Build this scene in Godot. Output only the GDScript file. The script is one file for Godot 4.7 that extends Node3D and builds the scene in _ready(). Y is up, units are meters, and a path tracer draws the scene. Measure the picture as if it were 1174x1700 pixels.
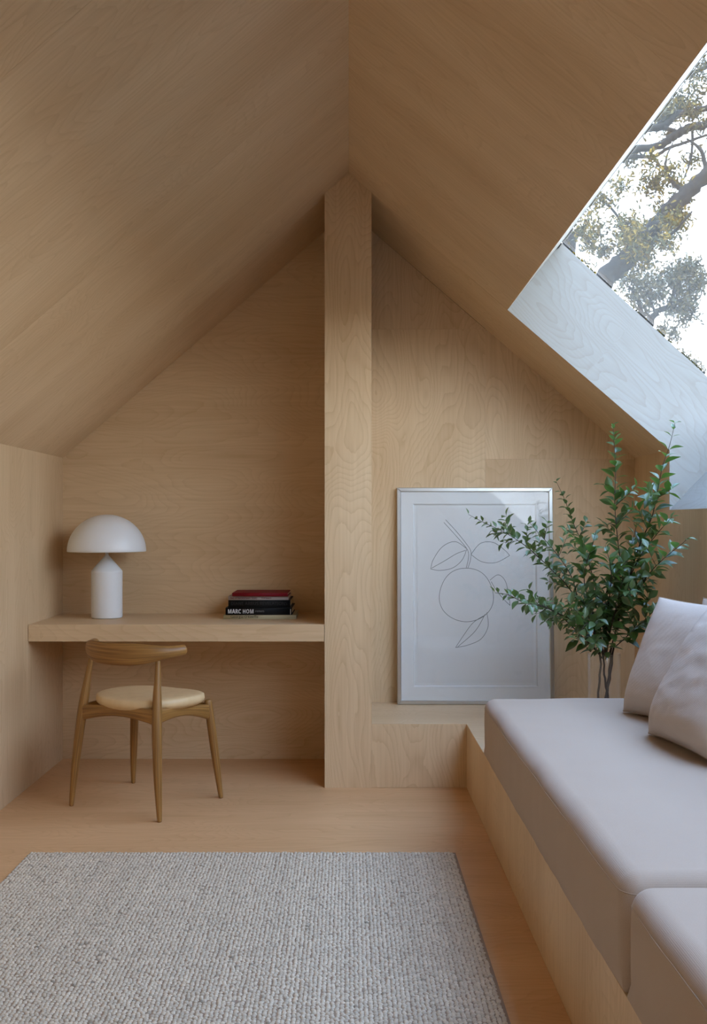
extends Node3D
# Attic room lined with maple plywood. Metres, y up. x = 0 under the ridge, y = 0 the floor, z = 0 the end wall; the room runs towards +z.

const HALF := 1.458       # half the room's width
const KNEE := 1.535       # height of the low side walls
const RIDGE := 2.794      # height of the ridge
const FIN := 0.551        # how far the partition, the desk and the niche stand out from the end wall
const BENCH := 0.289      # height of the platform under the mattress
const BENCH_X := 0.536    # its front face
const ZEND := 6.2         # wall behind the camera
const SKY0 := 0.551       # the skylight runs along z from here ...
const SKY1 := 5.30        # ... to here
const OP_A := Vector2(0.722, 2.171)   # skylight opening: upper inner edge
const OP_B := Vector2(0.966, 2.476)   # upper outer edge
const OP_C := Vector2(1.458, 1.262)   # lower inner edge, in the knee wall
const OP_D := Vector2(1.847, 1.668)   # lower outer edge

var M := {}
var counts := {}
var rng := RandomNumberGenerator.new()


func _ready() -> void:
	rng.seed = 20240611
	# ---- camera, sky, exposure
	var cam := Camera3D.new()
	cam.name = "camera"
	cam.projection = Camera3D.PROJECTION_FRUSTUM
	cam.near = 0.05
	cam.far = 300.0
	cam.keep_aspect = Camera3D.KEEP_HEIGHT
	cam.size = 2.0 * 0.05 * 850.0 / 1650.0
	cam.frustum_offset = Vector2(8.0, 18.0) / 1650.0 * 0.05
	cam.position = Vector3(0, 1.2034, 5.066)
	add_child(cam)
	var we := WorldEnvironment.new()
	we.name = "world_environment"
	var env := Environment.new()
	var sky := Sky.new()
	var sm := ProceduralSkyMaterial.new()
	sm.sky_top_color = Color(0.61, 0.775, 1.0)
	sm.sky_horizon_color = Color(0.93, 0.975, 1.0)
	sm.sky_curve = 0.55
	sm.ground_bottom_color = Color(0.36, 0.34, 0.26)
	sm.ground_horizon_color = Color(0.75, 0.70, 0.62)
	sky.sky_material = sm
	env.background_mode = Environment.BG_SKY
	env.sky = sky
	env.background_energy_multiplier = 1.0
	env.tonemap_mode = Environment.TONE_MAPPER_LINEAR
	env.tonemap_exposure = 8.4
	env.sdfgi_enabled = true
	env.ssao_enabled = true
	env.ssil_enabled = true
	we.environment = env
	add_child(we)
	# ---- materials
	make_materials()
	# ---- structure
	build_room()
	build_skylight()
	build_outside()
	# ---- objects
	build_bench()
	build_desk()
	build_rug()
	build_mattresses()
	build_pillows()
	build_chair()
	build_lamp()
	build_picture()
	build_vase()
	build_books()
	build_branches()


# ------------------------------------------------------------------ naming
func numbered(called: String) -> String:
	if not counts.has(called):
		counts[called] = 0
		return called
	counts[called] += 1
	return "%s_%03d" % [called, counts[called]]


func thing(called: String, label: String, category: String, at: Vector3, group := "") -> Node3D:
	var o := Node3D.new()
	o.name = numbered(called)
	o.position = at
	o.set_meta("label", label)
	o.set_meta("category", category)
	if group != "":
		o.set_meta("group", group)
	add_child(o)
	return o


func struct_root(called: String, label: String, category: String) -> Node3D:
	var o := Node3D.new()
	o.name = called
	o.set_meta("kind", "structure")
	o.set_meta("label", label)
	o.set_meta("category", category)
	add_child(o)
	return o


func part(called: String, mesh: Mesh, mat: Material, parent: Node) -> MeshInstance3D:
	var o := MeshInstance3D.new()
	o.name = called
	o.mesh = mesh
	o.material_override = null
	if mesh is ArrayMesh:
		for i in (mesh as ArrayMesh).get_surface_count():
			o.set_surface_override_material(i, mat)
	else:
		o.material_override = mat
	parent.add_child(o, true)
	return o


# ------------------------------------------------------------------ materials
func seamless(w: int, h: int, freq: float, sd: int, oct: int, warp := 0.0) -> Image:
	var n := FastNoiseLite.new()
	n.seed = sd
	n.noise_type = FastNoiseLite.TYPE_SIMPLEX_SMOOTH
	n.frequency = freq
	n.fractal_type = FastNoiseLite.FRACTAL_FBM if oct > 1 else FastNoiseLite.FRACTAL_NONE
	n.fractal_octaves = oct
	if warp > 0.0:
		n.domain_warp_enabled = true
		n.domain_warp_amplitude = warp
		n.domain_warp_frequency = freq * 1.2
		n.domain_warp_fractal_octaves = 2
	var im := n.get_seamless_image(w, h, false, false, 0.15, true)
	im.convert(Image.FORMAT_RF)
	return im


# rotary cut maple veneer: contour lines of a stretched height field, fine fibre and slow change of tone; grain runs along v; one repeat is 1.6 m by 3.2 m
func veneer(sd: int, bands: float, line: float, fibre: float, tone: float, base: Vector3) -> ImageTexture:
	var w := 1024
	var h := 2048
	var a := seamless(256, 144, 0.0095, sd, 3, 12.0)
	a.resize(w, h, Image.INTERPOLATE_CUBIC)
	var b := seamless(1024, 64, 0.09, sd + 7, 4)
	b.resize(w, h, Image.INTERPOLATE_CUBIC)
	var c := seamless(128, 64, 0.03, sd + 13, 3)
	c.resize(w, h, Image.INTERPOLATE_CUBIC)
	var fa := a.get_data().to_float32_array()
	var fb := b.get_data().to_float32_array()
	var fc := c.get_data().to_float32_array()
	var out := PackedByteArray()
	out.resize(w * h * 3)
	var k := 0
	for i in w * h:
		var v := fa[i] * bands
		var f := v - floorf(v)
		var f2 := f * f
		var l := (0.45 * f2 + 0.9 * f2 * f2 * f2) * (1.0 - smoothstep(0.95, 1.0, f))
		var d := line * l + fibre * (fb[i] - 0.5) + tone * (fc[i] - 0.5)
		out[k] = clampi(int(base.x * (1.0 - 0.55 * d)), 0, 255)
		out[k + 1] = clampi(int(base.y * (1.0 - 0.75 * d)), 0, 255)
		out[k + 2] = clampi(int(base.z * (1.0 - 1.0 * d)), 0, 255)
		k += 3
	return ImageTexture.create_from_image(Image.create_from_data(w, h, false, Image.FORMAT_RGB8, out))


func plain(c: Color, rough: float, spec := 0.5) -> StandardMaterial3D:
	var m := StandardMaterial3D.new()
	m.albedo_color = c
	m.roughness = rough
	m.metallic_specular = spec
	return m


func noise_tex(freq: float, sd: int, oct: int, size := 512) -> ImageTexture:
	var im := seamless(size, size, freq, sd, oct)
	im.convert(Image.FORMAT_L8)
	return ImageTexture.create_from_image(im)


func ramp_tex(freq: float, sd: int, oct: int, lo: Color, hi: Color, sx := 1, sy := 1) -> ImageTexture:
	var im := seamless(512 / sx, 512 / sy, freq, sd, oct)
	im.resize(512, 512, Image.INTERPOLATE_CUBIC)
	var f := im.get_data().to_float32_array()
	var out := PackedByteArray()
	out.resize(f.size() * 3)
	for i in f.size():
		var c := lo.lerp(hi, clampf(f[i], 0.0, 1.0))
		out[i * 3] = int(c.r * 255.0)
		out[i * 3 + 1] = int(c.g * 255.0)
		out[i * 3 + 2] = int(c.b * 255.0)
	return ImageTexture.create_from_image(Image.create_from_data(512, 512, false, Image.FORMAT_RGB8, out))


# plain weave, one repeat holds 24 x 24 threads: height for relief
func weave_tex() -> ImageTexture:
	var n := 384
	var per := 16.0
	var nz := seamless(n, n, 0.05, 5, 3)
	var f := nz.get_data().to_float32_array()
	var out := PackedByteArray()
	out.resize(n * n)
	for y in n:
		for x in n:
			var u := x / per
			var v := y / per
			var over := (int(floorf(u)) + int(floorf(v))) % 2 == 0
			var a := absf(sin(PI * u))
			var b := absf(sin(PI * v))
			var hgt := (0.45 + 0.55 * b) * sqrt(a) if over else (0.45 + 0.55 * a) * sqrt(b)
			out[y * n + x] = clampi(int(255.0 * (0.7 * hgt + 0.3 * f[y * n + x])), 0, 255)
	return ImageTexture.create_from_image(Image.create_from_data(n, n, false, Image.FORMAT_L8, out))


func make_materials() -> void:
	for i in 3:
		var m := StandardMaterial3D.new()
		m.albedo_texture = veneer(11 + 31 * i, [24.0, 22.0, 20.0][i], [0.075, 0.055, 0.085][i], 0.085, 0.13, [Vector3(216, 185, 146), Vector3(216, 185, 146), Vector3(219, 189, 150)][i])
		m.roughness = 0.5
		m.metallic_specular = 0.4
		M["ply%d" % i] = m
	M.floor_ply = M.ply1.duplicate()
	M.floor_ply.albedo_color = Color(1.0, 0.93, 0.87)
	# skylight reveal plywood, greyed so its colour carries the blue-white sky light
	var skylit_ply := StandardMaterial3D.new()
	skylit_ply.albedo_texture = veneer(77, 20.0, 0.07, 0.06, 0.08, Vector3(162, 158, 150))
	skylit_ply.roughness = 0.5
	M.skylit_ply = skylit_ply
	var core := plain(Color(0.52, 0.42, 0.31), 0.7)
	M.core = core
	M.glass = plain(Color(1, 1, 1, 0.06), 0.03)
	M.glass.transparency = BaseMaterial3D.TRANSPARENCY_ALPHA
	M.vase_glass = plain(Color(1, 1, 1, 0.03), 0.02)
	M.vase_glass.transparency = BaseMaterial3D.TRANSPARENCY_ALPHA
	M.frame = plain(Color(0.60, 0.57, 0.52), 0.6)
	M.white = plain(Color(0.92, 0.92, 0.92), 0.35, 0.45)
	M.white_in = plain(Color(0.82, 0.82, 0.81), 0.6)
	# oak of the chair
	var oak := StandardMaterial3D.new()
	oak.albedo_texture = ramp_tex(0.09, 91, 4, Color(0.46, 0.31, 0.14), Color(0.72, 0.53, 0.28), 1, 16)
	oak.roughness = 0.45
	M.oak = oak
	M.leather = StandardMaterial3D.new()
	M.leather.albedo_texture = ramp_tex(0.02, 17, 3, Color(0.86, 0.73, 0.54), Color(0.90, 0.78, 0.60))
	M.leather.roughness = 0.45
	# upholstery
	var weave := weave_tex()
	for q in [["linen", Color(0.735, 0.65, 0.575)], ["wool", Color(0.82, 0.755, 0.70)]]:
		var m := StandardMaterial3D.new()
		m.albedo_texture = ramp_tex(0.06, 23, 5, (q[1] as Color) * 0.93, (q[1] as Color) * 1.04)
		m.roughness = 0.95
		m.metallic_specular = 0.2
		m.heightmap_enabled = true
		m.heightmap_texture = weave
		m.heightmap_scale = 0.03
		m.uv1_triplanar = true
		m.uv1_scale = Vector3.ONE * 17.0
		m.rim_enabled = true
		m.rim = 0.35
		m.rim_tint = 0.6
		M[q[0]] = m
	M.wool.heightmap_scale = 0.14
	M.piping = plain(Color(0.70, 0.62, 0.545), 0.95, 0.2)
	# rug yarn: the colour of each knot comes with its copy
	M.yarn = plain(Color.WHITE, 0.95, 0.2)
	M.yarn.vertex_color_use_as_albedo = true
	M.binding = plain(Color(0.60, 0.52, 0.45), 0.95, 0.2)
	# silver picture frame, mat, glass
	M.silver = plain(Color(0.80, 0.80, 0.79), 0.32)
	M.silver.metallic = 1.0
	M.mat = plain(Color(0.90, 0.90, 0.89), 0.9, 0.2)
	# plant
	M.stem = plain(Color(0.24, 0.17, 0.12), 0.7)
	for q in [["leaf0", Color(0.21, 0.31, 0.14)], ["leaf1", Color(0.33, 0.41, 0.27)], ["leaf2", Color(0.14, 0.23, 0.10)]]:
		var m := plain(q[1], 0.33, 0.65)
		m.cull_mode = BaseMaterial3D.CULL_DISABLED
		m.backlight_enabled = true
		m.backlight = Color(0.30, 0.42, 0.14)
		M[q[0]] = m
	# outside
	var bark := StandardMaterial3D.new()
	bark.albedo_texture = ramp_tex(0.06, 41, 4, Color(0.09, 0.082, 0.07), Color(0.19, 0.175, 0.15), 1, 8)
	bark.roughness = 0.95
	M.bark = bark
	var tl := plain(Color.WHITE, 0.6, 0.4)
	tl.vertex_color_use_as_albedo = true
	tl.cull_mode = BaseMaterial3D.CULL_DISABLED
	tl.backlight_enabled = true
	tl.backlight = Color(0.6, 0.6, 0.6)
	M.tree_leaf = tl
	var gr := StandardMaterial3D.new()
	gr.albedo_texture = ramp_tex(0.03, 61, 5, Color(0.22, 0.25, 0.13), Color(0.42, 0.38, 0.24))
	gr.uv1_triplanar = true
	gr.uv1_scale = Vector3.ONE * 0.2
	gr.roughness = 1.0
	M.grass = gr
	M.roofing = plain(Color(0.30, 0.29, 0.28), 0.9)
	M.cable = plain(Color(0.12, 0.12, 0.12), 0.7)


# ------------------------------------------------------------------ mesh helpers
func tri(st: SurfaceTool, a: Vector3, b: Vector3, c: Vector3, n: Vector3, ua := Vector2.ZERO, ub := Vector2.ZERO, uc := Vector2.ZERO) -> void:
	var flip := (b - a).cross(c - a).dot(n) > 0.0
	st.set_normal(n)
	st.set_uv(ua)
	st.add_vertex(a)
	st.set_normal(n)
	st.set_uv(uc if flip else ub)
	st.add_vertex(c if flip else b)
	st.set_normal(n)
	st.set_uv(ub if flip else uc)
	st.add_vertex(b if flip else c)


func uv_of(p: Vector3, n: Vector3, grain: Vector3, off: Vector2) -> Vector2:
	var g := grain - n * grain.dot(n)
	if g.length() < 0.4:
		var alt := Vector3.UP if absf(n.y) < 0.7 else Vector3.RIGHT
		if absf(grain.dot(alt)) > 0.8:
			alt = Vector3.BACK if absf(n.z) < 0.7 else Vector3.RIGHT
		g = alt - n * alt.dot(n)
	g = g.normalized()
	var ac := n.cross(g)
	return Vector2(p.dot(ac) / 1.6 + off.x, p.dot(g) / 3.2 + off.y)


# a flat panel: outline in its visible plane, thickness going away from n; ply grain along «grain»; e rounds the visible rim with a chamfer
func slab_into(st: SurfaceTool, pts: Array, n: Vector3, t: float, grain: Vector3, off := Vector2.ZERO, e := 0.0) -> void:
	n = n.normalized()
	var u: Vector3 = (pts[1] - pts[0]).normalized()
	var v := n.cross(u)
	var flat := PackedVector2Array()
	for p in pts:
		flat.append(Vector2(p.dot(u), p.dot(v)))
	if Geometry2D.is_polygon_clockwise(flat):
		pts = pts.duplicate()
		pts.reverse()
		flat.reverse()
	var k := pts.size()
	var top := []
	for i in k:
		var p: Vector3 = pts[i]
		if e > 0.0:
			var d0: Vector3 = (p - pts[(i + k - 1) % k]).normalized()
			var d1: Vector3 = (pts[(i + 1) % k] - p).normalized()
			var i0 := n.cross(d0)
			var i1 := n.cross(d1)
			p += (i0 + i1) / (1.0 + i0.dot(i1)) * e
		top.append(p)
	var idx := Geometry2D.triangulate_polygon(flat)
	for i in range(0, idx.size(), 3):
		var a: Vector3 = top[idx[i]]
		var b: Vector3 = top[idx[i + 1]]
		var c: Vector3 = top[idx[i + 2]]
		tri(st, a, b, c, n, uv_of(a, n, grain, off), uv_of(b, n, grain, off), uv_of(c, n, grain, off))
		a = pts[idx[i]] - n * t
		b = pts[idx[i + 1]] - n * t
		c = pts[idx[i + 2]] - n * t
		tri(st, a, b, c, -n, uv_of(a, n, grain, off), uv_of(b, n, grain, off), uv_of(c, n, grain, off))
	for i in k:
		var j := (i + 1) % k
		var dir: Vector3 = (pts[j] - pts[i]).normalized()
		var out := dir.cross(n)
		var a: Vector3 = pts[i] - n * e
		var b: Vector3 = pts[j] - n * e
		var c: Vector3 = pts[j] - n * t
		var d: Vector3 = pts[i] - n * t
		tri(st, a, b, c, out, uv_of(a, out, grain, off), uv_of(b, out, grain, off), uv_of(c, out, grain, off))
		tri(st, a, c, d, out, uv_of(a, out, grain, off), uv_of(c, out, grain, off), uv_of(d, out, grain, off))
		if e > 0.0:
			var m := (out + n).normalized()
			tri(st, top[i], top[j], b, m, uv_of(top[i], n, grain, off), uv_of(top[j], n, grain, off), uv_of(b, n, grain, off))
			tri(st, top[i], b, a, m, uv_of(top[i], n, grain, off), uv_of(b, n, grain, off), uv_of(a, n, grain, off))


func slab(pts: Array, n: Vector3, t: float, grain: Vector3, off := Vector2.ZERO, e := 0.0) -> ArrayMesh:
	var st := SurfaceTool.new()
	st.begin(Mesh.PRIMITIVE_TRIANGLES)
	slab_into(st, pts, n, t, grain, off, e)
	return st.commit()


func box_into(st: SurfaceTool, lo: Vector3, hi: Vector3, e := 0.0, grain := Vector3.UP) -> void:
	slab_into(st, [Vector3(lo.x, lo.y, hi.z), Vector3(hi.x, lo.y, hi.z), hi, Vector3(lo.x, hi.y, hi.z)], Vector3.BACK, hi.z - lo.z, grain, Vector2.ZERO, e)


func new_st() -> SurfaceTool:
	var st := SurfaceTool.new()
	st.begin(Mesh.PRIMITIVE_TRIANGLES)
	return st


# a grid of points (rows of equal length) made into a smooth skin
func skin(st: SurfaceTool, rows: Array, uvs: Array, closed := false) -> void:
	var n: int = rows.size()
	var m: int = rows[0].size()
	for i in n - 1:
		for j in (m if closed else m - 1):
			var j2 := (j + 1) % m
			var q := [[i, j], [i, j2], [i + 1, j2], [i, j], [i + 1, j2], [i + 1, j]]
			for s in q:
				st.set_uv(uvs[s[0]][s[1]])
				st.add_vertex(rows[s[0]][s[1]])


# swept tube; radii are Vector2 (sideways, along up); both ends closed and rounded
func tube_into(st: SurfaceTool, path: Array, radii: Array, up: Vector3, sides := 12, power := 1.0) -> void:
	var pts := path.duplicate()
	var rad := radii.duplicate()
	var n := pts.size()
	var t0: Vector3 = (pts[1] - pts[0]).normalized()
	var t1: Vector3 = (pts[n - 1] - pts[n - 2]).normalized()
	var r0: Vector2 = rad[0]
	var r1: Vector2 = rad[n - 1]
	var cap0 := minf(r0.x, r0.y) * 0.55
	var cap1 := minf(r1.x, r1.y) * 0.55
	var rows := []
	var uvs := []
	var all_p := [pts[0], pts[0], pts[0] + t0 * cap0 * 0.35]
	var all_r := [r0 * 0.001, r0 * 0.72, r0 * 0.94]
	for i in n:
		if i == 0:
			all_p.append(pts[0] + t0 * cap0)
			all_r.append(r0)
		elif i == n - 1:
			all_p.append(pts[i] - t1 * cap1)
			all_r.append(r1)
		else:
			all_p.append(pts[i])
			all_r.append(rad[i])
	all_p.append_array([pts[n - 1] - t1 * cap1 * 0.35, pts[n - 1], pts[n - 1]])
	all_r.append_array([r1 * 0.94, r1 * 0.72, r1 * 0.001])
	var run := 0.0
	for i in all_p.size():
		var a: Vector3 = all_p[maxi(i - 1, 0)]
		var b: Vector3 = all_p[mini(i + 1, all_p.size() - 1)]
		var t := (b - a)
		t = t.normalized() if t.length() > 1e-6 else (t0 if i < 3 else t1)
		var s := t.cross(up)
		s = s.normalized() if s.length() > 0.05 else t.cross(Vector3(0.3, 0.1, 1.0)).normalized()
		var w := s.cross(t).normalized()
		if i > 0:
			run += (all_p[i] - all_p[i - 1]).length()
		var r: Vector2 = all_r[i]
		var row := []
		var ur := []
		for j in sides:
			var ang := TAU * j / sides
			var cx := cos(ang)
			var cy := sin(ang)
			if power != 1.0:
				cx = signf(cx) * pow(absf(cx), power)
				cy = signf(cy) * pow(absf(cy), power)
			row.append(all_p[i] + s * cx * r.x + w * cy * r.y)
			ur.append(Vector2(ang / TAU * 0.5, run))
		rows.append(row)
		uvs.append(ur)
	skin(st, rows, uvs, true)


func finish(st: SurfaceTool) -> ArrayMesh:
	st.generate_normals()
	return st.commit()


func smooth_st() -> SurfaceTool:
	var st := new_st()
	st.set_smooth_group(0)
	return st


func tube(path: Array, radii: Array, up := Vector3.UP, sides := 12, power := 1.0) -> ArrayMesh:
	var st := smooth_st()
	tube_into(st, path, radii, up, sides, power)
	return finish(st)


# Catmull-Rom through points (Vector3 or float arrays), k steps per span
func curve3(pts: Array, k: int) -> Array:
	var out := []
	var n := pts.size()
	for i in n - 1:
		var a = pts[maxi(i - 1, 0)]
		var b = pts[i]
		var c = pts[i + 1]
		var d = pts[mini(i + 2, n - 1)]
		for j in k:
			var t := float(j) / k
			out.append(0.5 * (2.0 * b + (c - a) * t + (2.0 * a - 5.0 * b + 4.0 * c - d) * t * t + (3.0 * b - a - 3.0 * c + d) * t * t * t))
	out.append(pts[n - 1])
	return out


# profile points (radius, height) turned round y
func lathe(profile: Array, sides := 64) -> ArrayMesh:
	var st := smooth_st()
	var rows := []
	var uvs := []
	for p in profile:
		var row := []
		var ur := []
		for j in sides:
			var a := -TAU * j / sides
			row.append(Vector3(cos(a) * p.x, p.y, sin(a) * p.x))
			ur.append(Vector2(float(j) / sides, p.y))
		rows.append(row)
		uvs.append(ur)
	skin(st, rows, uvs, true)
	return finish(st)


# box with rounded edges, centred on its own origin, bent by «deform»
func soft_box(sz: Vector3, r: float, seg: Vector3i, deform: Callable) -> ArrayMesh:
	var st := smooth_st()
	var hs := sz / 2.0
	var axis := []
	for k in 3:
		var h: float = hs[k]
		var a := []
		for i in 7:
			a.append(-h + r * (1.0 - cos(PI / 2 * 0.0) + i / 6.0))
		for i in range(1, seg[k]):
			a.append(-h + r + (2.0 * h - 2.0 * r) * i / seg[k])
		for i in 7:
			a.append(h - r + r * i / 6.0)
		axis.append(a)
	for f in 6:
		var k := f / 2
		var sgn := -1.0 if f % 2 == 0 else 1.0
		var iu := (k + 1) % 3
		var iv := (k + 2) % 3
		var rows := []
		var uvs := []
		for a in axis[iu]:
			var row := []
			var ur := []
			for b in axis[iv]:
				var p := Vector3.ZERO
				p[k] = sgn * hs[k]
				p[iu] = a
				p[iv] = b
				var q := p.clamp(-hs + Vector3.ONE * r, hs - Vector3.ONE * r)
				var d := p - q
				# even angles round the rim
				p = q + d.normalized() * r
				row.append(deform.call(p))
				ur.append(Vector2(a, b))
			if sgn < 0.0:
				row.reverse()
				ur.reverse()
			rows.append(row)
			uvs.append(ur)
		skin(st, rows, uvs)
	return finish(st)


func roof_y(x: float) -> float:
	return RIDGE - absf(x) * (RIDGE - KNEE) / HALF


# ------------------------------------------------------------------ room
func build_room() -> void:
	var gap := 0.0003
	var T := 0.018
	# floor: ply sheets with the grain across the room
	var fl := struct_root("floor", "pale plywood floor with grain running across the attic room", "floor")
	part("subfloor", slab([Vector3(-1.9, -T, -0.3), Vector3(1.9, -T, -0.3), Vector3(1.9, -T, ZEND + 0.3), Vector3(-1.9, -T, ZEND + 0.3)], Vector3.UP, 0.25, Vector3.RIGHT), M.core, fl)
	var zs := [0.0, 0.93, 2.15, 3.37, 4.59, ZEND]
	for i in 5:
		var a: float = zs[i] + gap * 0.3
		var b: float = zs[i + 1] - gap * 0.3
		part("panel", slab([Vector3(-HALF, 0, a), Vector3(HALF, 0, a), Vector3(HALF, 0, b), Vector3(-HALF, 0, b)], Vector3.UP, T, Vector3.RIGHT, Vector2(0.13 * i, 0.37 * i)), M.floor_ply, fl)
	# end wall: desk alcove on the left, niche on the right
	var bw := struct_root("wall_back", "gabled plywood end wall behind the desk and the framed drawing", "wall")
	part("backing", slab([Vector3(-1.7, -0.3, -T), Vector3(1.66, -0.3, -T), Vector3(1.66, 1.45, -T), Vector3(0, 2.95, -T), Vector3(-1.7, 1.55, -T)], Vector3.BACK, 0.25, Vector3.UP), M.core, bw)
	var n := Vector3.BACK
	part("panel", slab([Vector3(-HALF, 0, 0), Vector3(-0.05, 0, 0), Vector3(-0.05, 0.70, 0), Vector3(-HALF, 0.70, 0)], n, T, Vector3.RIGHT, Vector2(0.2, 0.1)), M.ply0, bw)
	part("panel", slab([Vector3(-HALF, 0.70 + gap, 0), Vector3(-0.05, 0.70 + gap, 0), Vector3(-0.05, roof_y(0.05), 0), Vector3(-HALF, KNEE, 0)], n, T, Vector3.RIGHT, Vector2(0.55, 0.33)), M.ply1, bw)
	var xs := 0.697
	part("panel", slab([Vector3(0.05, 0, 0), Vector3(xs - gap, 0, 0), Vector3(xs - gap, 2.19, 0), Vector3(0.05, 2.19, 0)], n, T, Vector3.UP, Vector2(0.10, 0.05)), M.ply2, bw)
	part("panel", slab([Vector3(0.05, 2.19 + gap * 2, 0), Vector3(xs - gap, 2.19 + gap * 2, 0), Vector3(0.05, roof_y(0.05), 0)], n, T, Vector3.UP, Vector2(0.62, 0.55)), M.ply0, bw)
	part("panel", slab([Vector3(xs + gap, 0, 0), Vector3(HALF, 0, 0), Vector3(HALF, 1.528 - gap, 0), Vector3(xs + gap, 1.528 - gap, 0)], n, T, Vector3.UP, Vector2(0.4, 0.25)), M.ply1, bw)
	part("panel", slab([Vector3(xs + gap, 1.528 + gap, 0), Vector3(HALF, 1.528 + gap, 0), Vector3(HALF, KNEE, 0), Vector3(xs + gap, roof_y(xs), 0)], n, T, Vector3.UP, Vector2(0.9, 0.62)), M.ply2, bw)
	# left knee wall
	var lw := struct_root("wall_left", "low plywood wall on the left with upright grain", "wall")
	part("backing", slab([Vector3(-HALF - T, -0.3, -0.3), Vector3(-HALF - T, -0.3, ZEND + 0.3), Vector3(-HALF - T, KNEE + 0.05, ZEND + 0.3), Vector3(-HALF - T, KNEE + 0.05, -0.3)], Vector3.RIGHT, 0.25, Vector3.UP), M.core, lw)
	var ls := [0.0, FIN, FIN + 1.22, FIN + 2.44, FIN + 3.66, ZEND]
	for i in 5:
		var a: float = ls[i] + gap
		var b: float = ls[i + 1] - gap
		part("panel", slab([Vector3(-HALF, 0, a), Vector3(-HALF, 0, b), Vector3(-HALF, KNEE, b), Vector3(-HALF, KNEE, a)], Vector3.RIGHT, T, Vector3.UP, Vector2(0.31 * i + 0.2, 0.2 * i)), [M.ply1, M.ply1, M.ply0, M.ply1, M.ply2][i], lw)
	# left slope of the ceiling: sheets laid up the slope
	var cl := struct_root("ceiling", "sloping plywood ceiling meeting at the ridge above desk and bench", "ceiling")
	var nl := Vector3(RIDGE - KNEE, -HALF, 0).normalized()
	var up_l := Vector3(HALF, RIDGE - KNEE, 0).normalized()
	var bo := -nl * T
	part("backing", slab([Vector3(-HALF, KNEE, -0.3) - up_l * 0.3 + bo, Vector3(-HALF, KNEE, ZEND + 0.3) - up_l * 0.3 + bo, Vector3(0, RIDGE, ZEND + 0.3) + bo, Vector3(0, RIDGE, -0.3) + bo], nl, 0.3, up_l), M.core, cl)
	var cz := [0.0, 0.502, 1.722, 2.942, 4.162, 5.382, ZEND]
	for i in 6:
		var a: float = cz[i] + gap
		var b: float = cz[i + 1] - gap
		part("panel", slab([Vector3(-HALF, KNEE, a), Vector3(-HALF, KNEE, b), Vector3(0, RIDGE, b), Vector3(0, RIDGE, a)], nl, T, up_l, Vector2(0.27 * i, 0.41 * i)), [M.ply1, M.ply1, M.ply1, M.ply0, M.ply1, M.ply2][i], cl)
	# right slope, cut out for the skylight
	var nr := Vector3(-(RIDGE - KNEE), -HALF, 0).normalized()
	var up_r := Vector3(-HALF, RIDGE - KNEE, 0).normalized()
	var rz := [0.0, FIN, 1.69, 2.91, 4.13, 5.35, ZEND]
	var oa := Vector3(OP_A.x, OP_A.y, 0)
	for i in 6:
		var a: float = rz[i] + gap
		var b: float = rz[i + 1] - gap
		var za := Vector3(0, 0, a)
		var zb := Vector3(0, 0, b)
		var low := Vector3(HALF, KNEE, 0)
		var top := Vector3(0, RIDGE, 0)
		var pts := [top + za, top + zb, low + zb, low + za]
		if a > SKY0 - 0.02 and b < SKY1 + 0.001:
			pts = [top + za, top + zb, oa + zb, oa + za]
		elif a > SKY0 - 0.02 and a < SKY1:
			var zm := Vector3(0, 0, SKY1)
			pts = [top + za, top + zb, low + zb, low + zm, oa + zm, oa + za]
		part("panel", slab(pts, nr, T, up_r, Vector2(0.23 * i + 0.4, 0.37 * i + 0.2)), [M.ply1, M.ply1, M.ply1, M.ply0, M.ply1, M.ply2][i], cl)
	# roof build-up behind the right slope and round the opening
	var ofs := -nr * T
	var ridge_in := Vector2(0, RIDGE) + Vector2(ofs.x, ofs.y)
	var a_in := OP_A + Vector2(ofs.x, ofs.y) - Vector2(up_r.x, up_r.y) * -0.02
	var b_out := OP_B + Vector2(up_r.x, up_r.y) * 0.02
	var ridge_out := Vector2(-0.05, b_out.y + (b_out.x + 0.05) * (OP_B.y - OP_D.y) / (OP_D.x - OP_B.x))
	prism("roof_build_up", [ridge_in, a_in, b_out, ridge_out], -0.3, ZEND + 0.3, cl)
	var c_in := Vector2(HALF, KNEE) + Vector2(ofs.x, ofs.y)
	var eave_in := c_in + Vector2(0.3, -0.3 * (RIDGE - KNEE) / HALF)
	var d_out := OP_D + Vector2(0.1, -0.1 * 0.917)
	for zz in [[-0.3, SKY0 - 0.02], [SKY1 + 0.02, ZEND + 0.3]]:
		prism("roof_build_up", [a_in, eave_in, d_out, b_out], zz[0], zz[1], cl)
	# right knee wall
	var rw := struct_root("wall_right", "low plywood wall on the right below the skylight", "wall")
	for q in [[0.0, SKY0, KNEE, 0.15], [SKY0, 1.77, OP_C.y, 0.5], [1.77, 3.6, OP_C.y, 0.8], [3.6, SKY1, OP_C.y, 0.1], [SKY1, ZEND, KNEE, 0.3]]:
		var a: float = q[0] + gap
		var b: float = q[1] - gap
		part("panel", slab([Vector3(HALF, 0, a), Vector3(HALF, 0, b), Vector3(HALF, q[2], b), Vector3(HALF, q[2], a)], Vector3.LEFT, T, Vector3.UP, Vector2(q[3], q[3] * 2.0)), M.ply1, rw)
	var x0 := HALF + T
	prism("backing", [Vector2(x0, -0.3), Vector2(x0, OP_C.y - 0.0), Vector2(OP_D.x + 0.005, OP_D.y - 0.03), Vector2(OP_D.x + 0.1, OP_D.y - 0.13), Vector2(x0 + 0.3, 1.2), Vector2(x0 + 0.3, -0.3)], -0.3, ZEND + 0.3, rw)
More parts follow.
